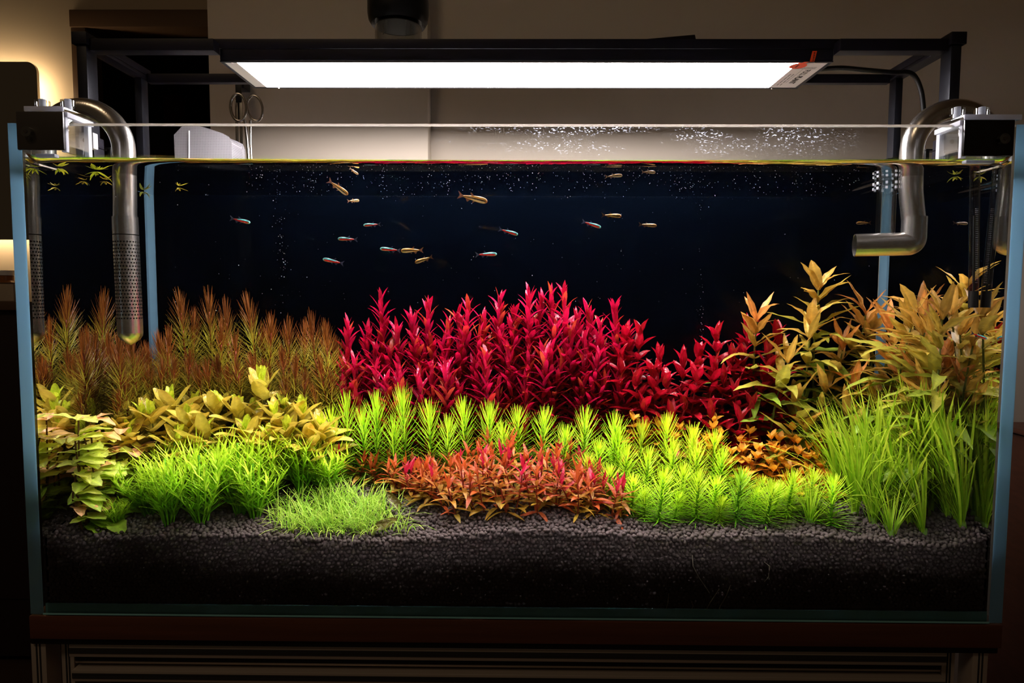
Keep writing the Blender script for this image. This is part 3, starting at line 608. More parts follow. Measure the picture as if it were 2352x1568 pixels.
A = at(548, 190, .345); boxpart('bar', A[0]-.0035, A[0]+.0035, YB+.0105, YB+.0145, at(548, 272, YB)[2], A[2]+.012, M['blackp'], hk, .0006); boxpart('mount', A[0]-.006, A[0]+.006, YB+.0147, .3698, A[2]-.006, A[2]+.012, M['blackp'], hk, .0008)
# white mesh box on the back rim
yb0, yb1 = .222, .262; A = [at(*q, yb0) for q in ((409, 404), (405, 312), (420, 296), (446, 292), (482, 302), (508, 311), (522, 318), (527, 330), (527, 404))]
mb = thing('mesh_filter_box', 'translucent white mesh filter box behind the back glass rim', 'filter box', (A[0][0]+.03, .24, A[0][2]))
b = MB(); k = len(A); V = [tuple(p) for p in A]+[(p[0], yb1, p[2]) for p in A]; b.add(off(mb, V), [tuple(range(k)), tuple(range(2*k-1, k-1, -1))]+[(i, (i+1) % k, k+(i+1) % k, k+i) for i in range(k)])
tmesh = NT('white mesh cloth'); tcn = tmesh.n('ShaderNodeTexCoord'); br = tmesh.n('ShaderNodeTexBrick'); br.inputs['Scale'].default_value = 520; br.offset = 0; br.inputs['Brick Width'].default_value = 1; br.inputs['Row Height'].default_value = 1; br.inputs['Mortar Size'].default_value = .28; mpn = tmesh.n('ShaderNodeMapping'); mpn.inputs['Rotation'].default_value = (math.pi/2, 0, 0); tmesh.l(tcn.outputs['Object'], mpn.inputs[0]); tmesh.l(mpn.outputs[0], br.inputs['Vector'])
br.inputs['Color1'].default_value = (.24, .23, .24, 1); br.inputs['Color2'].default_value = (.29, .27, .29, 1); br.inputs['Mortar'].default_value = (.52, .50, .52, 1)
d1 = tmesh.n('ShaderNodeBsdfDiffuse'); d2 = tmesh.n('ShaderNodeBsdfTranslucent'); mxx = tmesh.n('ShaderNodeMixShader'); tmesh.l(br.outputs[0], d1.inputs[0]); tmesh.l(br.outputs[0], d2.inputs[0]); mxx.inputs[0].default_value = .5; tmesh.l(d1.outputs[0], mxx.inputs[1]); tmesh.l(d2.outputs[0], mxx.inputs[2]); M['meshcloth'] = tmesh.surf(mxx.outputs[0])
b.build('mesh_body', M['meshcloth'], mb, True, .003)
p = at(434, 330, yb0); b = MB(); b.tube(off(mb, [at(434, 300, yb0-.0003), at(434, 350, yb0-.0003), at(433, 400, yb0-.0003)]), .0008, 8); b.build('seam', M['white'], mb)
boxpart('rim_hook', A[0][0]+.01, A[0][0]+.05, .2025, .2205, ZT+.0003, ZT+.003, M['white'], mb, .0005)

# ------------------------------------------------------------------ plants
def lin(r, g, b): return np.array(srgb(r, g, b)[:3])
def leaf_mesh(name, mat, width, prof, nseg=6, cross=4, bend=0.6, fold=0.3, wave=0.0, wfreq=3, serr=0.0, mid=1.25, base=(1, 1, 1), tip=(1, 1, 1), edge=(1, 1, 1), side=0.0):
    V, C = [], []; y = z = x = 0.0
    for i in range(nseg+1):
        t = i/nseg; a = bend*t; hw = width*prof(t)*(1+(serr if i % 2 else -serr))
        for j in range(cross+1):
            s = 2*j/cross-1; q = abs(s)
            V.append((x+s*hw, y, z+fold*q*hw+wave*hw*math.sin(wfreq*2*math.pi*t+(1.2 if s > 0 else 0))*q))
            c = np.array(base)*(1-t)+np.array(tip)*t; c = c*(mid if q < .01 else 1.0); c = c*(np.array(edge)*(q**2)+(1-q**2))
            C.append((*c, 1))
        y += math.cos(a)/nseg; z -= math.sin(a)/nseg; x += side*t/nseg
    n = cross+1; F = [(i*n+j, i*n+j+1, (i+1)*n+j+1, (i+1)*n+j) for i in range(nseg) for j in range(cross)]
    b = MB(); b.add(V, F, C); return b.mesh(name, mat, 'all', -1)
oblong = lambda t: max(.05, math.sin(math.pi*min(1, t**.82*.96+.02))**.55)
lance = lambda t: (math.sin(math.pi*min(1, t*.97+.03)**.75)**.8)*(1 if t < .985 else .25)+.02
strap = lambda t: min(1, .45+2.5*t)*max(.05, 1-max(0, (t-.55)/.45)**2.2)
oval = lambda t: max(.03, math.sin(math.pi*min(1, t)**.85)**.62)
def frame(d, up):
    d = Vector(d).normalized(); n = Vector(up); n = n-d*n.dot(d)
    if n.length < 1e-4: n = Vector((1, 0, 0))-d*d.x
    n.normalize(); x = d.cross(n); return Matrix((x, d, n)).transposed()
def put_leaf(name, me, root, p, d, up, size, color, roll=0.0):
    d = Vector(d); up = Vector(up); rl_ = root.location; nv = len(me.vertices); probe = [me.vertices[k].co*size for k in (nv-1, nv//2, nv*3//4)]
    for tries in range(4):                       # keep every leaf inside the glass
        rot = frame(d, up)
        if roll: rot = Matrix.Rotation(roll, 3, d) @ rot
        q = [rl_+Vector(p)+rot @ v for v in probe]; bx = max(abs(v.x) for v in q) > .4345; fy = min(v.y for v in q) < .0045; by = max(v.y for v in q) > .2015
        if not (bx or fy or by) or tries == 3: break
        if bx: d.x *= -1; up.x *= -1; roll = -roll
        if fy or by: d.y *= -.7; up.y *= -.7
        d.normalize()
    if (bx or fy or by): return None
    o = bpy.data.objects.new(name, me); COL.objects.link(o); o.parent = root
    o.matrix_local = Matrix.Translation(Vector(p)) @ rot.to_4x4() @ Matrix.Diagonal((size, size, size, 1))
    o.color = (*[max(0, float(c)) for c in color[:3]], 1); return o
def stem_curve(root, top, bow=.006, n=8):
    e = np.asarray(top)-np.array(root.location); o = np.array((R_(-bow, bow), R_(-bow, bow)*.6, 0))
    return np.array([e*t+o*math.sin(math.pi*t) for t in np.linspace(0, 1, n)])
def stem_part(root, path, r0, r1, col0, col1):
    k = len(path); b = MB(); b.tube(path, np.linspace(r0, r1, k), 6, True, [(*(np.array(col0)*(1-t)+np.array(col1)*t), 1) for t in np.linspace(0, 1, k)])
    return b.build('stem', M['needle'], root)
def along(path, t):
    f = t*(len(path)-1); i = min(int(f), len(path)-2); u = f-i; return path[i]*(1-u)+path[i+1]*u
def leafy_stem(name, label, cat, group, base, top, leaves, nodes, per, L, elev, colf, t0=.15, stem=(.0011, .0008), scol=((.1, .1, .02), (.2, .1, .03)), bow=.006, spiral=None, jit=.18, leafname='leaf', tpow=1.0):
    root = thing(name, label, cat, tuple(base), group); path = stem_curve(root, top, bow); stem_part(root, path, stem[0], stem[1], *scol)
    ph = R_(0, 6.28)
    for i in range(nodes):
        f = i/max(1, nodes-1); t = t0+(1-t0)*f**tpow; p = along(path, t)
        k = per if not callable(per) else per(f)
        for j in range(k):
            az = ph+2*math.pi*j/k+R_(-jit, jit)+R_(-.1, .1); e = elev(f)+R_(-jit, jit)
            d = (math.cos(az)*math.cos(e), math.sin(az)*math.cos(e), math.sin(e))
            up = (-math.cos(az)*math.sin(e), -math.sin(az)*math.sin(e), math.cos(e))
            put_leaf(leafname, random.choice(leaves), root, p, d, up, L(f)*R_(.85, 1.12), colf(f), R_(-.3, .3))
        ph += spiral if spiral is not None else math.pi/max(1, k)
    return root
def base_under(top, spread=.012, sink=.001, ymin=.018, ymax=.198, toward=None):
    x = top[0]*.985+R_(-spread, spread); y = min(ymax, max(ymin, top[1]+R_(-spread, spread)*.5)); x = max(-.432, min(.432, x))
    return np.array((x, y, soil(x, y)-sink))
def mixc(a, b, t): return np.asarray(a)*(1-t)+np.asarray(b)*t
def inside(p, m=.012):
    p = np.array(p); p[0] = max(-.438+m, min(.438-m, p[0])); return p
def jitter(c, a=.12): return np.asarray(c)*(1+R_(-a, a))*np.array((1+R_(-a, a)*.4, 1+R_(-a, a)*.4, 1+R_(-a, a)*.4))

# --- joined fine foliage: needle whorls built as strips
class Needles:
    def __init__(s): s.v = []; s.c = []; s.f = []; s.n = 0
    def blade(s, p, d, up, L, w, bend, c0, c1, seg=3, tipw=.15):
        d = np.asarray(d, float); d /= np.linalg.norm(d); up = np.asarray(up, float); up = up-d*np.dot(up, d); nl = np.linalg.norm(up)
        up = up/nl if nl > 1e-5 else np.array((0, 1.0, 0)); x = np.cross(d, up); q = np.asarray(p, float).copy()
        for i in range(seg+1):
            t = i/seg; hw = w*.5*(1-(1-tipw)*t**2.2); a = bend*t
            s.v += [q-x*hw, q+x*hw]; c = mixc(c0, c1, t); s.c += [(*c, 1), (*c, 1)]
            q = q+(d*math.cos(a)-up*math.sin(a))*(L/seg)
        for i in range(seg): k = s.n+2*i; s.f.append((k, k+1, k+3, k+2))
        s.n += 2*(seg+1)
    def tube(s, path, r, c0, c1):
        b = MB(); k = len(path); b.tube(path, r, 5, False, [(*mixc(c0, c1, t), 1) for t in np.linspace(0, 1, k)])
        V = np.concatenate(b.v); s.v += list(V); s.c += list(np.concatenate(b.c)); s.f += [tuple(i+s.n for i in f) for f in b.f]; s.n += len(V)
    def mesh(s, name, mat): b = MB(); b.add(np.array(s.v), s.f, np.array(s.c)); return b.mesh(name, mat, 'all', -1)

def fine_plant(name, label, cat, group, base, top, fol, stm, color=(1, 1, 1), width=1.0):
    """a stem with whorled needle leaves: unit-height foliage stretched to its height"""
    root = thing(name, label, cat, tuple(base), group); d = Vector(np.asarray(top)-np.asarray(base)); h = d.length
    rot = Vector((0, 0, 1)).rotation_difference(d).to_matrix() @ Matrix.Rotation(R_(0, 6.28), 3, 'Z')
    for nm, me in (('stem', stm), ('foliage', fol)):
        o = bpy.data.objects.new(nm, me); COL.objects.link(o); o.parent = root
        o.matrix_local = rot.to_4x4() @ Matrix.Diagonal((h*width, h*width, h, 1)); o.color = (*color, 1)
        if nm == 'foliage': o['kind'] = 'stuff'
    return root
def unit_stem(r, c0, c1): 
    b = MB(); b.tube([(0, 0, z) for z in np.linspace(0, .97, 6)], r, 6, True, [(*mixc(c0, c1, t), 1) for t in np.linspace(0, 1, 6)]); return b.mesh('stem', M['needle'], 'all', -1)
def needle_mesh(whorls, per, Lf, wd, elevf, bendf, colf, t0=.1, seg=3):
    n = Needles(); ph = 0
    for i in range(whorls):
        f = i/(whorls-1); z = t0+(1-t0)*f*.97; ph += R_(.3, .9)
        for j in range(per):
            az = ph+2*math.pi*j/per+R_(-.12, .12); e = elevf(f)+R_(-.13, .13); L = Lf(f)*R_(.85, 1.12)
            d = (math.cos(az)*math.cos(e), math.sin(az)*math.cos(e), math.sin(e)); up = (-math.cos(az)*math.sin(e), -math.sin(az)*math.sin(e), math.cos(e))
            c = colf(f); n.blade((0, 0, z), d, up, L, wd*R_(.85, 1.1), bendf(f)+R_(-.15, .15), c*.9, c*1.1, seg)
    return n.mesh('foliage', M['needle'])
def rows_sorted(L, nrow): 
    L = sorted(L, key=lambda q: -q[2]); k = math.ceil(len(L)/nrow); return [sorted(L[i*k:(i+1)*k], key=lambda q: q[0]) for i in range(nrow)]

# A. feathery brown-tipped stems at the back (heads: px, py, depth)
HA = [(352, 800, .185), (365, 790, .16), (388, 785, .15), (415, 708, .180), (445, 742, .192), (480, 705, .172), (518, 722, .190), (570, 712, .176), (540, 790, .15), (508, 765, .165), (603, 775, .185), (622, 755, .180), (662, 760, .182), (700, 768, .186), (715, 750, .172), (748, 772, .165), (770, 800, .185),
      (335, 822, .155), (312, 818, .150), (290, 835, .140), (268, 842, .128), (250, 793, .122), (300, 868, .125), (340, 862, .13), (372, 850, .135), (400, 842, .14), (435, 830, .15), (455, 860, .135), (475, 848, .14), (500, 840, .15), (522, 862, .138), (545, 850, .14), (580, 835, .15), (610, 850, .146), (648, 822, .155), (680, 838, .15), (700, 870, .14), (735, 840, .15), (655, 885, .135), (245, 905, .115), (215, 918, .095), (230, 860, .105), (275, 898, .11), (225, 800, .1), (760, 870, .155), (720, 900, .14)]
BR, YG, GRN = lin(136, 78, 30), lin(176, 160, 50), lin(104, 120, 34)
def colA(f):
    if f > .78: return jitter(mixc(YG*.8, BR, min(1, (f-.78)/.1)), .2)
    return jitter(mixc(GRN*.8, YG, f/.78), .2)
def elA(f): return .1+.3*f if f < .72 else .55+.85*((f-.72)/.28)
folA = [needle_mesh(34, 11, lambda f: .19 if f < .75 else .16, .0062, elA, lambda f: -.45 if f < .7 else -.15, colA, .12) for _ in range(4)]
stmA = unit_stem(.0085, lin(110, 60, 25), lin(150, 60, 25))
rA = rows_sorted(HA, 4)
for ri, row in enumerate(rA):
    nm = ('rearmost', 'second', 'third', 'frontmost')[ri]
    for i, (px, py, y) in enumerate(row):
        top = inside(at(px, py, y), .02); bs = base_under(top, .016); h = top[2]-bs[2]
        fine_plant('feathery_plant', 'feathery stem with brown brush tip, %s in the %s row counted towards the red hedge' % (ORD[i], nm), 'aquatic plant', 'feathery brown-tipped stems', bs, top, random.choice(folA), stmA, jitter((1.0, 1.0, 1.0), .18), min(1.5, .165/h))

# B. olive broad-leaved rosettes
olv = [leaf_mesh('leaf', M['glossleaf'], .20*k, oblong, 8, 4, bd, .35, .12, 1.2, 0, 1.12, (1, 1.05, .9), (1.05, .95, .9)) for k, bd in ((1, .4), (1.1, -.15), (.9, .8))]
HB = [(600, 868, .128), (392, 915, .118), (348, 945, .10), (325, 950, .10), (500, 925, .118), (545, 935, .11), (630, 945, .115), (695, 940, .12), (738, 975, .11), (430, 955, .10), (470, 985, .09), (565, 985, .095), (615, 1000, .09), (410, 1000, .085), (660, 985, .1), (295, 985, .085), (445, 925, .13), (585, 945, .125), (655, 930, .13), (262, 945, .105), (235, 990, .085), (710, 1000, .1)]
OLV, LIME = lin(228, 208, 90), lin(206, 226, 66)
for i, (px, py, y) in enumerate(sorted(HB)):
    top = inside(at(px, py+12, y), .016); bs = base_under(top, .01)
    leafy_stem('olive_rosette', 'olive gold broad-leaved rosette, %s of the rosettes counted from the glass side pane' % (ORD[i] if i < 20 else 'twenty-'+ORD[i-20]), 'aquatic plant', 'olive broad-leaved rosettes', bs, top, olv, 5, lambda f: 4 if f > .5 else 3,
               lambda f: .040*(1-.5*max(0, f-.6)/.4), lambda f: .45+.4*f if f < .6 else .7+.65*(f-.6)/.4, lambda f: jitter(mixc(OLV*.9, LIME, max(0, (f-.8)/.2)), .12), t0=.55, scol=((.12, .12, .03), (.2, .22, .04)), tpow=.8)

# C. toothed pink-edged leaves in the corner
tth = [leaf_mesh('leaf', M['leaf'], .27*k, oval, 8, 4, bd, .22, .14, 2, .07, 1.5, (1.05, 1.05, 1), (1, .98, .95), (1, .95, .9)) for k, bd in ((1, .7), (1.1, .4), (.9, 1.0))]
HC = [(112, 1012, .022), (150, 1005, .035), (205, 1040, .06), (268, 1022, .075), (300, 1042, .07), (322, 1030, .08), (235, 1060, .058), (150, 1068, .032), (215, 1108, .052), (110, 1090, .021), (180, 1010, .055), (285, 985, .085), (165, 965, .045), (130, 965, .028), (245, 1012, .072), (190, 1080, .045), (255, 1105, .06), (140, 1165, .020), (232, 1170, .034), (300, 1100, .065), (105, 1135, .02)]
CG, CY, PK = lin(180, 224, 62), lin(226, 240, 110), lin(240, 160, 138)
for i, (px, py, y) in enumerate(sorted(HC)):
    top = inside(at(px, py, y), .022); bs = base_under(top, .006); pink = random.random() < .4; h = top[2]-bs[2]
    leafy_stem('toothed_plant', 'stem with toothed yellow-green leaves, %s of its kind counted from the glass side pane' % (ORD[i] if i < 20 else 'twenty-'+ORD[i-20]), 'aquatic plant', 'toothed broad-leaved stems', bs, top, tth, max(3, int(h/.0145)), lambda f: 3 if f > .6 else 2,
               lambda f: .031 if f < .85 else .024, lambda f: .05+.3*f, lambda f: jitter(mixc(CG*.75, mixc(CY, PK, .75 if pink and f > .7 else .12), f), .12), t0=.15, scol=((.16, .08, .03), (.2, .09, .04)))

# D. bushy bright green clumps with narrow leaves
def bush_mesh(stems, spread):
    n = Needles(); G0, G1 = lin(110, 190, 24), lin(220, 246, 66)
    for k in range(stems):
        az = R_(0, 6.28); lean = R_(.05, spread); H = R_(.72, 1.02)*(1-.2*lean); P = []
        for t in np.linspace(0, 1, 7): r = .06+lean*t**1.2; P.append((r*math.cos(az)*.8+.02*math.sin(5*t+k), r*math.sin(az)*.8, H*t))
        P = np.array(P); n.tube(P, .009, G0, mixc(G0, G1, .8))
        for i in range(17):
            t = .18+.82*i/16; p = along(P, t); a2 = i*2.4+R_(-.3, .3); e = R_(.45, .95) if t < .9 else R_(.8, 1.3); c = jitter(mixc(G0, G1, t), .14)
            d = (math.cos(a2)*math.cos(e), math.sin(a2)*math.cos(e), math.sin(e)); n.blade(p, d, (-d[0]*.7, -d[1]*.7, .7), R_(.20, .34), R_(.015, .022), R_(-.2, .6), c*.9, c*1.1, 3, .35)
    return n.mesh('foliage', M['needle'])
bushes = [bush_mesh(24, .5) for _ in range(3)]; bstem = unit_stem(.014, lin(90, 150, 20), lin(120, 190, 30))
HD = [(262, 1150, .028, 1216, 'sparse small clump beside the toothed stems'), (378, 1048, .030, 1217, 'large clump on the bare soil edge, nearer the toothed stems'), (456, 1040, .031, 1214, 'second large clump on the soil edge, beside the lawn gap'), (335, 1060, .055, 1190, 'clump wedged between the toothed stems and the soil edge clumps'), (545, 1012, .055, 1180, 'tall clump standing behind the soil gap'), (470, 1010, .075, 1165, 'clump behind the two soil edge clumps'), (620, 995, .08, 1165, 'tall clump in front of the olive rosettes'), (690, 1005, .09, 1140, 'clump at the lawn back edge'), (748, 1030, .095, 1130, 'last clump touching the orange carpet'), (400, 1010, .08, 1150, 'rear clump below the olive rosettes'), (580, 1060, .045, 1190, 'low clump nearest the lawn')]
for i, (px, py, y, pb, ls) in enumerate(HD):
    top = at(px, py, y); bs = np.array((top[0]*.995, y, 0)); bs[2] = soil(bs[0], y)-.002; h = top[2]-bs[2]
    fine_plant('bushy_clump', 'bright green narrow-leaved bush, '+ls, 'aquatic plant', 'bright green bushy clumps', bs, top, bushes[i % 3], bstem, jitter((1, 1, 1), .06), (1.1 if i else .85)*min(1.5, .07/h))

# E. short lawn
n = Needles(); cnt = 0
while cnt < 1150:
    px, yy = R_(590, 960), R_(.018, .085); t = (px-775)/180.0; lim = .02+.062*max(0, 1-t*t)
    if yy > lim+R_(-.01, .01): continue
    p = at(px, 1150, yy); z = soil(p[0], yy); dens = 1-abs(t)**1.6*.95
    if random.random() > dens: continue
    az = R_(0, 6.28); e = R_(.5, 1.4); c = jitter(mixc(lin(140, 200, 40), lin(226, 246, 110), random.random()), .12)
    n.blade((p[0], yy, z-.001), (math.cos(az)*math.cos(e), math.sin(az)*math.cos(e), math.sin(e)), (-math.cos(az)*math.sin(e), -math.sin(az)*math.sin(e), math.cos(e)), R_(.014, .042), .0009, R_(.2, 1.7), c*.8, c*1.05, 4, .3); cnt += 1
o = mkobj('short_lawn', n.mesh('short_lawn', M['needle'])); tag(o, 'patch of short thin bright green grass on the dark soil beside the orange carpet', 'grass', kind='stuff')

# F. bright green star-leaved stems
SG0, SG1 = lin(120, 190, 22), lin(222, 246, 60)
def elF(f): return .08+1.15*f**1.7
def star_set(dark): return [needle_mesh(15, 9, lambda f: .44 if f < .8 else .44-.7*(f-.8), .022, elF, lambda f: -.2, lambda f: jitter(mixc(SG0*dark, SG1*dark, f**.7), .12), .08, 3) for _ in range(4)]
stars = star_set(1.0); sstem = unit_stem(.022, lin(90, 150, 25), lin(150, 200, 50))
HF1 = [(795, 938, .138), (865, 938, .134), (925, 928, .130), (985, 955, .126), (1065, 948, .134), (1125, 955, .128), (1190, 962, .134), (1250, 966, .126), (1345, 968, .118), (1412, 978, .113), (835, 968, .123), (1030, 985, .118), (760, 965, .128), (1300, 1000, .113), (905, 985, .118), (1155, 995, .116)]
HF2 = [(1420, 1005, .11), (1475, 990, .118), (1532, 980, .115), (1592, 1000, .11), (1642, 1010, .105), (1375, 1030, .10), (1440, 1042, .09), (1490, 1050, .08), (1545, 1030, .09), (1600, 1040, .082), (1660, 1050, .08), (1705, 1090, .07), (1752, 1105, .07), (1822, 1120, .06), (1400, 1085, .065), (1455, 1105, .055), (1525, 1095, .035), (1570, 1085, .06), (1605, 1100, .04), (1645, 1110, .05), (1702, 1100, .037), (1775, 1120, .032), (1822, 1100, .045), (1868, 1095, .05), (1915, 1110, .033), (1740, 1130, .05), (1480, 1130, .042), (1790, 1120, .05), (1560, 1140, .045), (1660, 1150, .036), (1350, 1060, .085), (1870, 1130, .06)]
for i, (px, py, y) in enumerate(sorted(HF1)):
    top = at(px, py, y); bs = base_under(top, .003, .002)
    fine_plant('star_leaved_plant', 'bright green star-leaved stem, %s in the row before the red hedge counted from the rosettes' % ORD[i], 'aquatic plant', 'star-leaved stems before the hedge', bs, top, stars[i % 4], sstem, jitter((.92, 1, .9), .06), min(1.7, .062/(top[2]-bs[2])))
for ri, row in enumerate(rows_sorted(HF2, 3)):
    for i, (px, py, y) in enumerate(row):
        top = at(px, py, y); bs = base_under(top, .003, .002)
        fine_plant('star_leaved_plant', 'yellow-green star-leaved stem, %s in the %s row of the dense group beside the orange carpet' % (ORD[i], ('rear', 'middle', 'front')[ri]), 'aquatic plant', 'star-leaved stems beside the carpet', bs, top, stars[i % 4], sstem, jitter((1.05, 1.02, .95), .16) if px not in (1702,) else (.55, .7, .6), min(1.7, .060/(top[2]-bs[2])))

# G. low orange and red carpet of narrow-leaved stems
car = [leaf_mesh('leaf', M['leaf'], .105*k, lance, 5, 2, bd, .3, .1, 1, 0, 1.1, (.9, .95, 1), (1.1, 1, 1), side=sd) for k, bd, sd in ((1, .3, .1), (1.2, .7, -.1), (.85, .05, .05), (1, 1.0, 0))]
def carpet_top(px): return np.interp(px, [770, 850, 950, 1040, 1100, 1160, 1240, 1300, 1340, 1400, 1440], [1062, 1045, 1045, 1035, 1015, 1000, 1010, 1030, 1080, 1130, 1175])
def carpet_bot(px): return np.interp(px, [770, 850, 920, 980, 1040, 1200, 1440], [1085, 1120, 1150, 1185, 1210, 1216, 1214])
GP = []
for k in range(92):
    for _ in range(60):
        px = R_(775, 1435); u = random.random(); pb = carpet_top(px)+35+(carpet_bot(px)-carpet_top(px)-35)*u; y = min(.118, float(np.interp(pb, [1042, 1071, 1106, 1146, 1191, 1236], [.205, .17, .13, .09, .05, .016])))
        if carpet_bot(px)-carpet_top(px) < 20: continue
        if all(abs(px-q[0])/26+abs(y-q[2])/.011 > 1 for q in GP): GP.append((px, pb, max(.019, y))); break
GP = [q for q in GP]
for ri, row in enumerate(rows_sorted(GP, 6)):
    for i, (px, pb, y) in enumerate(row):
        p = at(px, pb, y); bs = np.array((p[0], y, soil(p[0], y)-.001)); H = (.026+.016*max(0, 1-((px-1180)/170)**2))*R_(.8, 1.15); top = bs+np.array((R_(-.012, .012), R_(-.008, .004), H))
        red = random.random(); tipc = lin(196, 34, 66) if red < .30 else lin(198, 92, 42)
        nmx = ('rearmost', 'second', 'third', 'fourth', 'fifth', 'frontmost')[ri]
        leafy_stem('orange_carpet_plant', 'low orange-red stem, %s in the %s row of the carpet counted from the lawn' % (ORD[i] if i < 20 else 'twenty-'+ORD[i-20], nmx), 'aquatic plant', 'low orange carpet stems', bs, top, car, 5, 3,
                   lambda f: .023 if f < .7 else .018, lambda f: .15+.35*f if f < .6 else .4+.85*(f-.6)/.4, lambda f: jitter(mixc(lin(182, 152, 48) if random.random() < .62 else lin(180, 84, 34), tipc, f**1.5), .15), t0=.1, stem=(.0008, .0006), scol=((.3, .06, .02), (.4, .05, .03)), bow=.003, jit=.3)

# H. red hedge
red = [leaf_mesh('leaf', M['glossleaf'], .086*k, strap, 5, 2, bd, .35, .08, 1, 0, .9, (1, .9, 1.1), (1.15, 1.6, .75), side=sd) for k, bd, sd in ((1, .5, .05), (1.15, .9, -.08), (.85, .2, .1), (1, .65, -.03))]
def hedge_top(px): return np.interp(px, [760, 800, 840, 875, 910, 950, 985, 1030, 1075, 1110, 1150, 1180, 1215, 1250, 1290, 1320, 1350, 1380, 1410, 1440, 1470], [850, 765, 765, 698, 770, 735, 712, 750, 712, 745, 695, 730, 685, 690, 685, 740, 720, 760, 712, 770, 800])
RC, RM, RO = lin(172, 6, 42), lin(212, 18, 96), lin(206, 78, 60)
HH = [(800, 758), (770, 842), (875, 698), (845, 768), (912, 765), (945, 738), (985, 712), (1030, 752), (1075, 712), (1050, 730), (1110, 740), (1148, 694), (1180, 728), (1215, 684), (1245, 700), (1265, 688), (1295, 684), (1325, 735), (1350, 718), (1378, 752), (1410, 712), (1440, 770)]
HH = [(px, py, R_(.180, .197)) for px, py in HH]
for rr, (y0, y1, dz, npl) in enumerate(((.175, .186, 55, 17), (.163, .174, 105, 16), (.153, .162, 150, 15))):
    for i in range(npl):
        px = 785+i*(1425-785)/(npl-1)+R_(-12, 12); ref = float(np.mean([hedge_top(px+d) for d in (-40, 0, 40)])); HH.append((px, ref+dz*R_(.8, 1.25), R_(y0, y1)))
for ri, row in enumerate(rows_sorted(HH, 4)):
    for i, (px, py, y) in enumerate(row):
        top = at(px, py+14, y); bs = base_under(top, .012); h = top[2]-bs[2]; vis = .13 if ri == 0 else .075; t0 = max(.1, 1-vis/h)
        tone = random.random()
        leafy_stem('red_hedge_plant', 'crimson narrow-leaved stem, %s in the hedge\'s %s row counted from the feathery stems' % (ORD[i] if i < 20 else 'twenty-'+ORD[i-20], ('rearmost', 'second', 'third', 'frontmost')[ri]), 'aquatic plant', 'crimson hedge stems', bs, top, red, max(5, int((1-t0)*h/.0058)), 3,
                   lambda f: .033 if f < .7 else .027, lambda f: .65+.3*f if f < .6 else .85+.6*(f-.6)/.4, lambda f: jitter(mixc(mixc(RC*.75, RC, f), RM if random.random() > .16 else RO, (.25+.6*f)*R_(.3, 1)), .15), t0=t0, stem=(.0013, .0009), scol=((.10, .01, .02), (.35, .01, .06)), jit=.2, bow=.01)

# I. deep red broad-leaved stems
dr = [leaf_mesh('leaf', M['glossleaf'], .17*k, lance, 6, 4, bd, .45, .15, 1.5, 0, 1.25, (1, 1, 1), (1, .9, .9)) for k, bd in ((1, .45), (1.15, .8), (.9, .15))]
HI = [(1470, 768, .175), (1425, 825, .16), (1515, 822, .168), (1570, 835, .172), (1645, 775, .18), (1715, 762, .19), (1785, 772, .19), (1600, 868, .155), (1662, 872, .16), (1755, 868, .165), (1690, 905, .15), (1530, 880, .15), (1462, 880, .148), (1572, 932, .142), (1725, 935, .145), (1632, 950, .138), (1480, 935, .138), (1770, 850, .178), (1440, 775, .185), (1605, 815, .185), (1680, 825, .178), (1700, 965, .135), (1540, 960, .136), (1705, 815, .18), (1765, 815, .175), (1640, 845, .165), (1790, 905, .15), (1500, 860, .155)]
for i, (px, py, y) in enumerate(sorted(HI)):
    top = at(px, py+10, y); bs = base_under(top, .01); h = top[2]-bs[2]; t0 = max(.1, 1-.10/h)
    leafy_stem('deep_red_plant', 'dark red glossy broad-leaved stem, %s of its kind counted from the crimson hedge' % (ORD[i] if i < 20 else 'twenty-'+ORD[i-20]), 'aquatic plant', 'dark red broad-leaved stems', bs, top, dr, max(5, int((1-t0)*h/.0105)), lambda f: 4 if f > .75 else 3,
               lambda f: .036 if f < .75 else .026, lambda f: .1+.35*f if f < .65 else .33+1.0*(f-.65)/.35, lambda f: jitter(mixc(lin(160, 26, 26), lin(172, 8, 38), f), .16), t0=t0, stem=(.0014, .001), scol=((.1, .02, .01), (.3, .01, .02)))

# J. tall amber broad-leaved stems
amb = [leaf_mesh('leaf', M['leaf'], .11*k, lance, 7, 4, bd, .3, .26, 2.3, 0, 1.35, (1, 1.02, 1), (1, .93, .95), side=sd) for k, bd, sd in ((1, .35, .1), (1.2, .8, -.1), (.85, .1, 0), (1, 1.1, .05))]
HJ = [(1738, 705, .176), (1880, 632, .185), (1862, 715, .16), (1988, 690, .178), (1935, 770, .165), (1810, 800, .155), (2012, 735, .188), (2066, 730, .15), (2130, 690, .105), (2190, 760, .07), (2060, 830, .12), (1960, 860, .135), (1895, 868, .14), (1828, 900, .135), (2140, 850, .085), (2010, 905, .125), (1945, 925, .12), (2095, 800, .12), (2160, 735, .09), (2205, 700, .058), (2180, 880, .075), (2060, 955, .118), (2135, 925, .10), (2000, 975, .118), (2215, 915, .065), (2090, 890, .13), (1850, 960, .125)]
AT, AG, AO = lin(196, 164, 70), lin(140, 168, 52), lin(206, 130, 66)
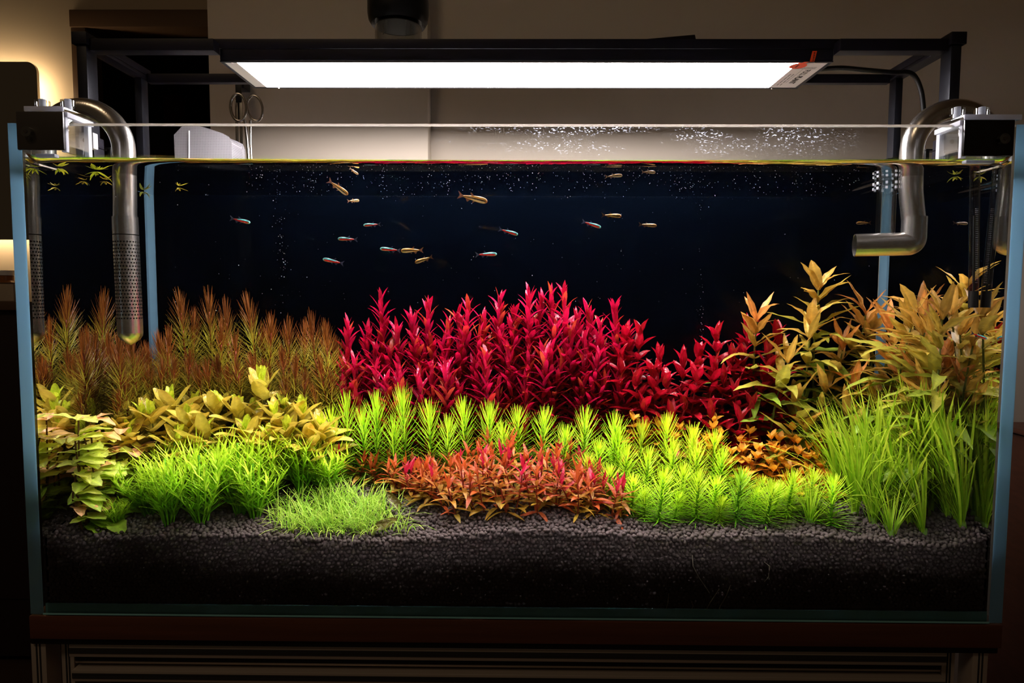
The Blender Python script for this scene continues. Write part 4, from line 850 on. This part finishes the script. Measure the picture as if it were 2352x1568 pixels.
for i, (px, py, y) in enumerate(sorted(HJ)):
    top = inside(at(px, py+34, y), .02); bs = base_under(top, .014); h = top[2]-bs[2]; t0 = max(.12, 1-.145/h); org = random.random() < .35
    leafy_stem('amber_plant', 'amber and green broad-leaved stem, %s of its kind counted from the crimson hedge' % (ORD[i] if i < 20 else 'twenty-'+ORD[i-20]), 'aquatic plant', 'amber broad-leaved stems', bs, top, amb, max(5, int((1-t0)*h/.013)), lambda f: 4 if f > .7 else 2,
               lambda f: .060 if f < .8 else .044, lambda f: -.1+.6*f if f < .6 else .26+.8*(f-.6)/.4, lambda f: jitter(mixc(AG, mixc(AT, AO, .8 if org else .25), min(1, max(0, f*1.7-.7))), .13), t0=t0, stem=(.0014, .001), scol=((.14, .18, .03), (.2, .22, .04)), bow=.012, spiral=1.35)

# K. small orange round-leaved stems
rnd = [leaf_mesh('leaf', M['leaf'], .26*k, oval, 5, 2, bd, .2, .05, 1, 0, 1.1) for k, bd in ((1, .5), (1.1, .9), (.9, .2))]
HK = [(1455, 962, .132), (1512, 978, .13), (1560, 985, .128), (1592, 992, .13), (1640, 965, .136), (1655, 995, .126), (1700, 1012, .12), (1722, 992, .13), (1772, 1005, .122), (1820, 985, .13), (1832, 1015, .118), (1872, 1005, .122), (1800, 1040, .11), (1850, 1052, .105), (1742, 1032, .112), (1885, 1070, .098), (1622, 1010, .12), (1482, 985, .125), (1812, 1075, .098), (1765, 1062, .1), (1840, 1090, .092), (1680, 1040, .11), (1550, 1005, .122), (1880, 1035, .11), (1905, 1010, .118), (1720, 1060, .1), (1790, 1010, .12), (1600, 1030, .114), (1858, 1028, .112), (1900, 1095, .09)]
kk = None; HK += [(px+R_(-14, 14), py+R_(16, 30), y-.008) for px, py, y in HK if px > 1600]; kk = math.ceil(len(HK)/3)
for i, (px, py, y) in enumerate(q for row in rows_sorted(HK, 3) for q in row):
    top = at(px, py+4, y); bs = base_under(top, .006); h = top[2]-bs[2]; t0 = max(.15, 1-.04/h)
    leafy_stem('orange_plant', 'small round-leaved orange stem, %s in the %s row counted from the crimson hedge' % (ORD[i % kk], ('rear', 'middle', 'front')[i//kk]), 'aquatic plant', 'small orange round-leaved stems', bs, top, rnd, max(4, int((1-t0)*h/.006)), lambda f: 4 if f > .7 else 2,
               lambda f: .0185 if f < .7 else .0125, lambda f: .2+.3*f if f < .7 else .45+.6*(f-.7)/.3, lambda f: jitter(mixc(lin(214, 140, 44), lin(236, 172, 54), f), .14), t0=t0, stem=(.0008, .0006), scol=((.3, .15, .03), (.4, .2, .04)), bow=.004, spiral=1.57)

# L. grass-like clumps with long blades
bld = [leaf_mesh('blade', M['needle'], .0105*k, strap, 7, 2, bd, .45, 0, 1, 0, .9, (.75, .95, .6), (1.1, 1.02, 1), side=sd) for k, bd, sd in ((1, .35, .05), (1.1, .7, -.08), (.9, .15, .1), (1, 1.1, 0))]
HL = [(2045, 1248, .022, .062, 13, .5, 'small bright clump rooted at the very front of the soil'), (2122, 1228, .030, .085, 18, .5, 'clump with half-fallen blades beside the small front one'), (2238, 1222, .028, .125, 30, .42, 'big fan-shaped clump in the glass corner'), (1965, 1185, .055, .115, 20, .4, 'clump with pale bundled bases beside the last star-leaved stem'), (2055, 1180, .06, .125, 22, .4, 'clump rising behind the small bright front clump'), (2140, 1180, .06, .13, 24, .4, 'tall clump behind the half-fallen one'), (2200, 1170, .065, .13, 22, .38, 'tall clump behind the fan-shaped corner clump'), (1925, 1150, .085, .11, 16, .45, 'clump at the edge of the orange round-leaved stems'), (2010, 1145, .09, .13, 20, .4, 'clump in the middle of the rear line'), (2090, 1140, .095, .135, 20, .38, 'rear clump below the amber stems with arching blades'), (2160, 1130, .1, .13, 18, .35, 'rearmost clump near the side pane'), (1955, 1120, .105, .10, 12, .5, 'thin rear clump with two long arching blades'), (1860, 1210, .035, .05, 16, .4, 'low pale tuft between the star-leaved stems'), (2265, 1180, .035, .11, 12, .35, 'narrow clump pressed to the side pane'),
    (2090, 1205, .045, .095, 18, .45, 'clump filling the space just behind the small bright front one'), (2178, 1203, .045, .105, 20, .42, 'clump between the half-fallen one and the corner fan'), (2005, 1203, .043, .085, 16, .45, 'short clump beside the last star-leaved stem on the front soil'),
    (1990, 1165, .07, .11, 18, .42, 'clump in the second line below the orange round-leaved stems'), (2118, 1160, .078, .12, 18, .4, 'clump in the second line straight below the thermometer side amber stems'), (2232, 1180, .055, .115, 18, .38, 'clump tucked behind the corner fan against the side pane')]
for i, (px, pb, y, H, nb, lean, ls) in enumerate(HL):
    p = inside(at(px, pb, y), .01); bs = (p[0], y, soil(p[0], y)-.0015); root = thing('grass_clump', 'green long-bladed grass, '+ls, 'aquatic plant', bs, 'long-bladed grass clumps')
    for k in range(int(nb*2.7)):
        az = R_(0, 6.28); e = math.pi/2-abs(random.gauss(0, lean))*.6-.04; r = R_(0, .004); L = H*R_(.6, 1.08); c = jitter(mixc(lin(150, 196, 36), lin(232, 246, 84), random.random()), .12)
        d = (math.cos(az)*math.cos(e), math.sin(az)*math.cos(e)*.8, math.sin(e)); x1 = bs[0]+d[0]*L
        if abs(x1) > .395 and d[0]*bs[0] > 0: d = (-d[0]*.4, d[1], d[2])
        az = math.atan2(d[1], d[0])
        put_leaf('blade', random.choice(bld), root, (r*math.cos(az), r*math.sin(az)*.7, 0), d, (-math.cos(az)*math.sin(e), -math.sin(az)*math.sin(e), math.cos(e)), L, c)
    b = MB(); b.tube([(0, 0, 0), (0, 0, .006)], [.0035, .0026], 8, True, (*lin(150, 190, 90), 1)); b.build('crown', M['needle'], root)

# floating sprigs at the water surface, a fallen leaf
for px, py, y, nlf, L, c, lb in ((85, 392, .03, 8, .016, lin(190, 196, 40), 'yellow-green floating sprig by the glass corner near the intake pipe'), (222, 394, .045, 9, .016, lin(190, 200, 40), 'yellow-green floating sprig touching the intake pipe'), (125, 416, .10, 4, .011, lin(170, 150, 40), 'small ochre floating leaf cluster behind the corner sprig'), (410, 420, .14, 4, .011, lin(176, 160, 46), 'small ochre floating leaf cluster past the intake pipe'), (318, 432, .17, 4, .013, lin(110, 110, 40), 'dull olive floating sprig beside the dark back corner'), (2278, 383, .06, 5, .010, lin(190, 190, 60), 'pale floating leaf scrap below the glossy black clamp')):
    q = at(px, 385, y); q[2] = ZW-.0012; q = inside(q, .012); root = thing('floating_sprig', lb, 'plant scrap', tuple(q), 'floating plant scraps')
    for k in range(nlf):
        az = 6.28*k/nlf+R_(-.3, .3); put_leaf('leaf', random.choice(car), root, (0, 0, 0), (math.cos(az), math.sin(az), R_(-.5, -.1)), (0, 0, 1), L*R_(.5, 1.05), jitter(c, .15))
    b = MB(); b.tube([(-.001, 0, -.0005), (.001, 0, -.0025)], .0008, 6, True, (*c, 1)); b.build('stem', M['needle'], root)
for px, py, y, L, az, lb in ((858, 1215, .0185, .03, .35, 'withered brown leaf lying on the lawn edge by the front glass'), (920, 1170, .045, .026, 1.9, 'translucent brownish leaf standing between lawn and carpet')):
    p = at(px, py, y); z = max(p[2], soil(p[0], y)+.002); r = thing('fallen_leaf', lb, 'leaf', (p[0], y, z), 'fallen leaves'); put_leaf('leaf_blade', olv[1], r, (0, 0, 0), (math.cos(az), .1, .35), (0, -.6, .8), L*.8, lin(96, 84, 34))
    b = MB(); b.tube([(-.003, 0, -.002), (0, 0, 0)], .0005, 5, True, (*lin(130, 100, 50), 1)); b.build('leaf_stalk', M['needle'], r)

# ------------------------------------------------------------------ fish
def fish_mesh(kind, bend=0.0):
    V, C = [], []; nr, ns = 20, 24
    for i in range(nr+1):
        t = i/nr; x = .5-.8*t   # nose at +x .5, tail root at -.3
        deep = .088 if kind == 'neon' else .100
        h = deep*(max(0, math.sin(math.pi*min(1, t**.62*.93+.02)))**.75)*(1-.4*t)+.012; wd = h*.5
        cz = .008*math.sin(math.pi*t); yb = bend*(t-.4)**2*.5*(1 if t > .4 else .15)
        for j in range(ns):
            a = 2*math.pi*j/ns; zz = math.sin(a); V.append((x, wd*math.cos(a)+yb, h*zz+cz))
            if kind == 'neon':
                if zz > .8: c = lin(62, 74, 62)
                elif zz > .12: c = np.array((.16, 1.0, 1.0)) if t < .78 else lin(214, 14, 16)
                elif zz > -.78: c = lin(236, 10, 16) if t > .14 else lin(190, 140, 90)
                else: c = lin(226, 190, 150) if t < .6 else lin(214, 20, 20)
                if t < .09: c = np.array((.3, .85, .85))
            else:
                if abs(zz+.1) < .2: c = lin(44, 20, 8)
                elif zz > 0: c = lin(236, 168, 62)
                else: c = lin(240, 200, 130) if t < .7 else lin(226, 160, 70)
                if t < .06: c = lin(190, 120, 50)
            C.append((*(np.asarray(c)*.8), 1))
    F = [(i*ns+j, i*ns+(j+1) % ns, (i+1)*ns+(j+1) % ns, (i+1)*ns+j) for i in range(nr) for j in range(ns)]+[tuple(range(ns)), tuple(nr*ns+j for j in range(ns))[::-1]]
    b = MB(); b.add(V, F, C); return b.mesh('body', M['fish'], 'all', 0)
def fin_mesh(name, pts, col):
    k = len(pts); b = MB(); V = [(x, .004, z) for x, z in pts]+[(x, -.004, z) for x, z in pts]
    b.add(V, [tuple(range(k)), tuple(range(2*k-1, k-1, -1))]+[(i, (i+1) % k, k+(i+1) % k, k+i) for i in range(k)], np.tile((*col, 1), (2*k, 1))); return b.mesh(name, M['fin'], False, 0)
FC = {'neon': lin(84, 84, 100), 'gold': lin(130, 96, 72)}
fishparts = {}
for kd in ('neon', 'gold'):
    c = FC[kd]; bd = [fish_mesh(kd, v) for v in (0, .5, -.6)]
    tail = fin_mesh('tail_fin', [(-.285, .02), (-.36, .05), (-.50, .135), (-.455, .06), (-.42, .0), (-.45, -.06), (-.49, -.14), (-.36, -.055), (-.285, -.02)], c)
    dors = fin_mesh('dorsal_fin', [(.06, .07), (-.07, .17), (-.10, .155), (-.05, .06)], c); anal = fin_mesh('anal_fin', [(-.05, -.06), (-.14, -.15), (-.17, -.12), (-.23, -.03)], c)
    pelv = fin_mesh('pelvic_fin', [(.12, -.075), (.03, -.15), (.02, -.12), (.06, -.07)], c)
    fishparts[kd] = (bd, tail, dors, anal, pelv)
eb = MB(); lathe(eb, [(0, .012), (.020, .010), (.028, 0), (.020, -.010), (0, -.012)], (0, 0, 0), 10); eyew = eb.mesh('eye', principled('fish eye rim', (.5, .75, .75, 1), .2), True)
pb = MB(); lathe(pb, [(0, .015), (.013, .013), (.016, .008), (0, .004)], (0, 0, 0), 8); pup = pb.mesh('pupil', M['blackp'], True)
def fish(kd, px, py, y, Lpx, face, tilt, lb, yaw=0.0, bend=0, dim=1.0):
    p = at(px, py, y); L = Lpx/ppm(y); nm = 'cardinal_tetra' if kd == 'neon' else 'striped_golden_tetra'
    r = thing(nm, lb, 'fish', tuple(p), 'cardinal tetras' if kd == 'neon' else 'golden striped tetras')
    bd, tail, dors, anal, pelv = fishparts[kd]
    hz = (0 if face > 0 else math.pi)+yaw*face
    rot = Matrix.Rotation(hz, 4, 'Z') @ Matrix.Rotation(math.radians(tilt), 4, 'Y')   # tilt > 0: nose down
    r.matrix_world = Matrix.Translation(Vector(p)) @ rot @ Matrix.Diagonal((L, L, L, 1))
    for me, nmx in ((bd[bend], 'body'), (tail, 'tail_fin'), (dors, 'dorsal_fin'), (anal, 'anal_fin'), (pelv, 'pelvic_fin')):
        o = mkobj(nmx, me, r); o.color = (dim, dim, dim, 1)
        if nmx == 'tail_fin' and bend: o.location = (0, (.06 if bend == 1 else -.07), 0)
    for s in (-1, 1):
        o = mkobj('eye', eyew, r); o.matrix_local = Matrix.Translation((.40, s*.026, .012)) @ Matrix.Rotation(-s*math.pi/2, 4, 'X')
        q = mkobj('pupil', pup, o)
    return r
fish('neon', 551, 506, .10, 48, 1, 12, 'lone cardinal tetra nearest the feathery stems, nose down over them')
fish('neon', 855, 516, .12, 40, -1, 3, 'blue-violet cardinal tetra swimming level below the two small pale tetras')
fish('neon', 799, 549, .09, 46, -1, -2, 'cardinal tetra between the blue-violet one and the lowest one')
fish('neon', 766, 600, .08, 50, -1, -12, 'lowest cardinal tetra of the group, nose raised over the red hedge end')
fish('neon', 897, 573, .09, 48, -1, -5, 'cardinal tetra swimming just ahead of a golden striped tetra')
fish('neon', 1167, 532, .10, 46, 1, 16, 'cardinal tetra nose down above the level one, over the middle of the red hedge')
fish('neon', 1116, 584, .09, 50, 1, -2, 'level cardinal tetra right above the hedge, under the nose-down one')
fish('neon', 1358, 515, .10, 46, 1, 17, 'cardinal tetra nose down below two faint golden tetras')
fish('neon', 2248, 771, .016, 40, 1, 20, 'cardinal tetra among the amber leaves by the side pane')
fish('gold', 776, 430, .035, 56, 1, 36, 'orange tetra diving steeply beside a bright bubble', 0, 0)
fish('gold', 1085, 455, .06, 70, 1, 13, 'largest golden tetra, alone in open water above the red hedge')
fish('gold', 812, 461, .10, 34, 1, -8, 'small pale tetra turned towards the viewer below the diving orange one', .95, 1)
fish('gold', 812, 393, .02, 28, 1, 22, 'small pale tetra close under the water surface', .9, 2)
fish('gold', 947, 575, .085, 52, -1, 2, 'bright golden tetra with black stripe right behind a cardinal tetra')
fish('gold', 974, 596, .12, 44, -1, 18, 'dull copper tetra slanting below the bright golden one', 0, 1, .6)
fish('gold', 1404, 495, .13, 46, 1, 3, 'faint golden tetra directly above a cardinal tetra', 0, 0, .5)
fish('gold', 1487, 517, .14, 42, 1, 4, 'dim copper tetra with bent tail, farthest over the dark red stems', 0, 2, .4)
fish('gold', 1409, 404, .03, 40, 1, -4, 'dim tetra just under the surface above two others', 0, 1, .4)
fish('gold', 1490, 395, .02, 38, 1, -3, 'thin dim tetra shape standing in for a fish reflection at the water surface', .5, 1, .35)  # dimmed body stands in for a fish mirrored under the surface
fish('gold', 1984, 512, .15, 34, -1, 2, 'dim tetra beside the clear tube behind the steel nozzle', 0, 0, .25)
fish('gold', 951, 941, .14, 26, -1, 50, 'small striped tetra diving among the star-leaved stems', .3, 0, .8)

# ------------------------------------------------------------------ tiny bubbles and floating specks
cs, rs = [], []
for i in range(2300):
    px = R_(560, 1980) if random.random() < .9 else R_(70, 2280); py = 383+abs(random.gauss(0, 1))*26
    y = R_(.03, .18); cs.append(at(px, py, y)); rs.append(R_(.4, 1.3)/ppm(y)*.55*(1 if random.random() > .06 else 1.4))
for cx, y0, y1, k in ((640, 430, 700, 46), (650, 540, 640, 14), (1610, 400, 800, 26), (1425, 440, 620, 10), (120, 500, 720, 12), (2150, 420, 640, 14), (1612, 650, 790, 14)):
    for i in range(k): py = R_(y0, y1); px = cx+(py-y0)*.03*(1 if cx < 1000 else -.1)+random.gauss(0, 9 if cx in (640, 650) else 3); cs.append(at(px, py, .1)); rs.append(R_(.8, 1.5)/ppm(.1))
for i in range(150): px, py = R_(380, 2000), R_(420, 720); cs.append(at(px, py, .09)); rs.append(R_(.6, 1.5)/ppm(.09))
cs = [c for c in cs if abs(c[0]) < .43 and c[2] < ZW-.003]; rs = rs[:len(cs)]
octv = np.array([(1, 0, 0), (-1, 0, 0), (0, 1, 0), (0, -1, 0), (0, 0, 1), (0, 0, -1)], float); octf = np.array([(0, 2, 4), (2, 1, 4), (1, 3, 4), (3, 0, 4), (2, 0, 5), (1, 2, 5), (3, 1, 5), (0, 3, 5)])
V = (np.array(cs)[:, None, :]+octv[None]*np.array(rs)[:, None, None]).reshape(-1, 3); F = (octf[None]+6*np.arange(len(cs))[:, None, None]).reshape(-1, 3)
me = bpy.data.meshes.new('air_bubbles'); me.from_pydata(V.tolist(), [], F.tolist()); me.materials.append(M['bubble']); me.polygons.foreach_set('use_smooth', [True]*len(me.polygons)); me.update()
o = mkobj('air_bubbles', me); tag(o, 'tiny white air bubbles drifting in the dark water under the surface', 'bubbles', kind='stuff')
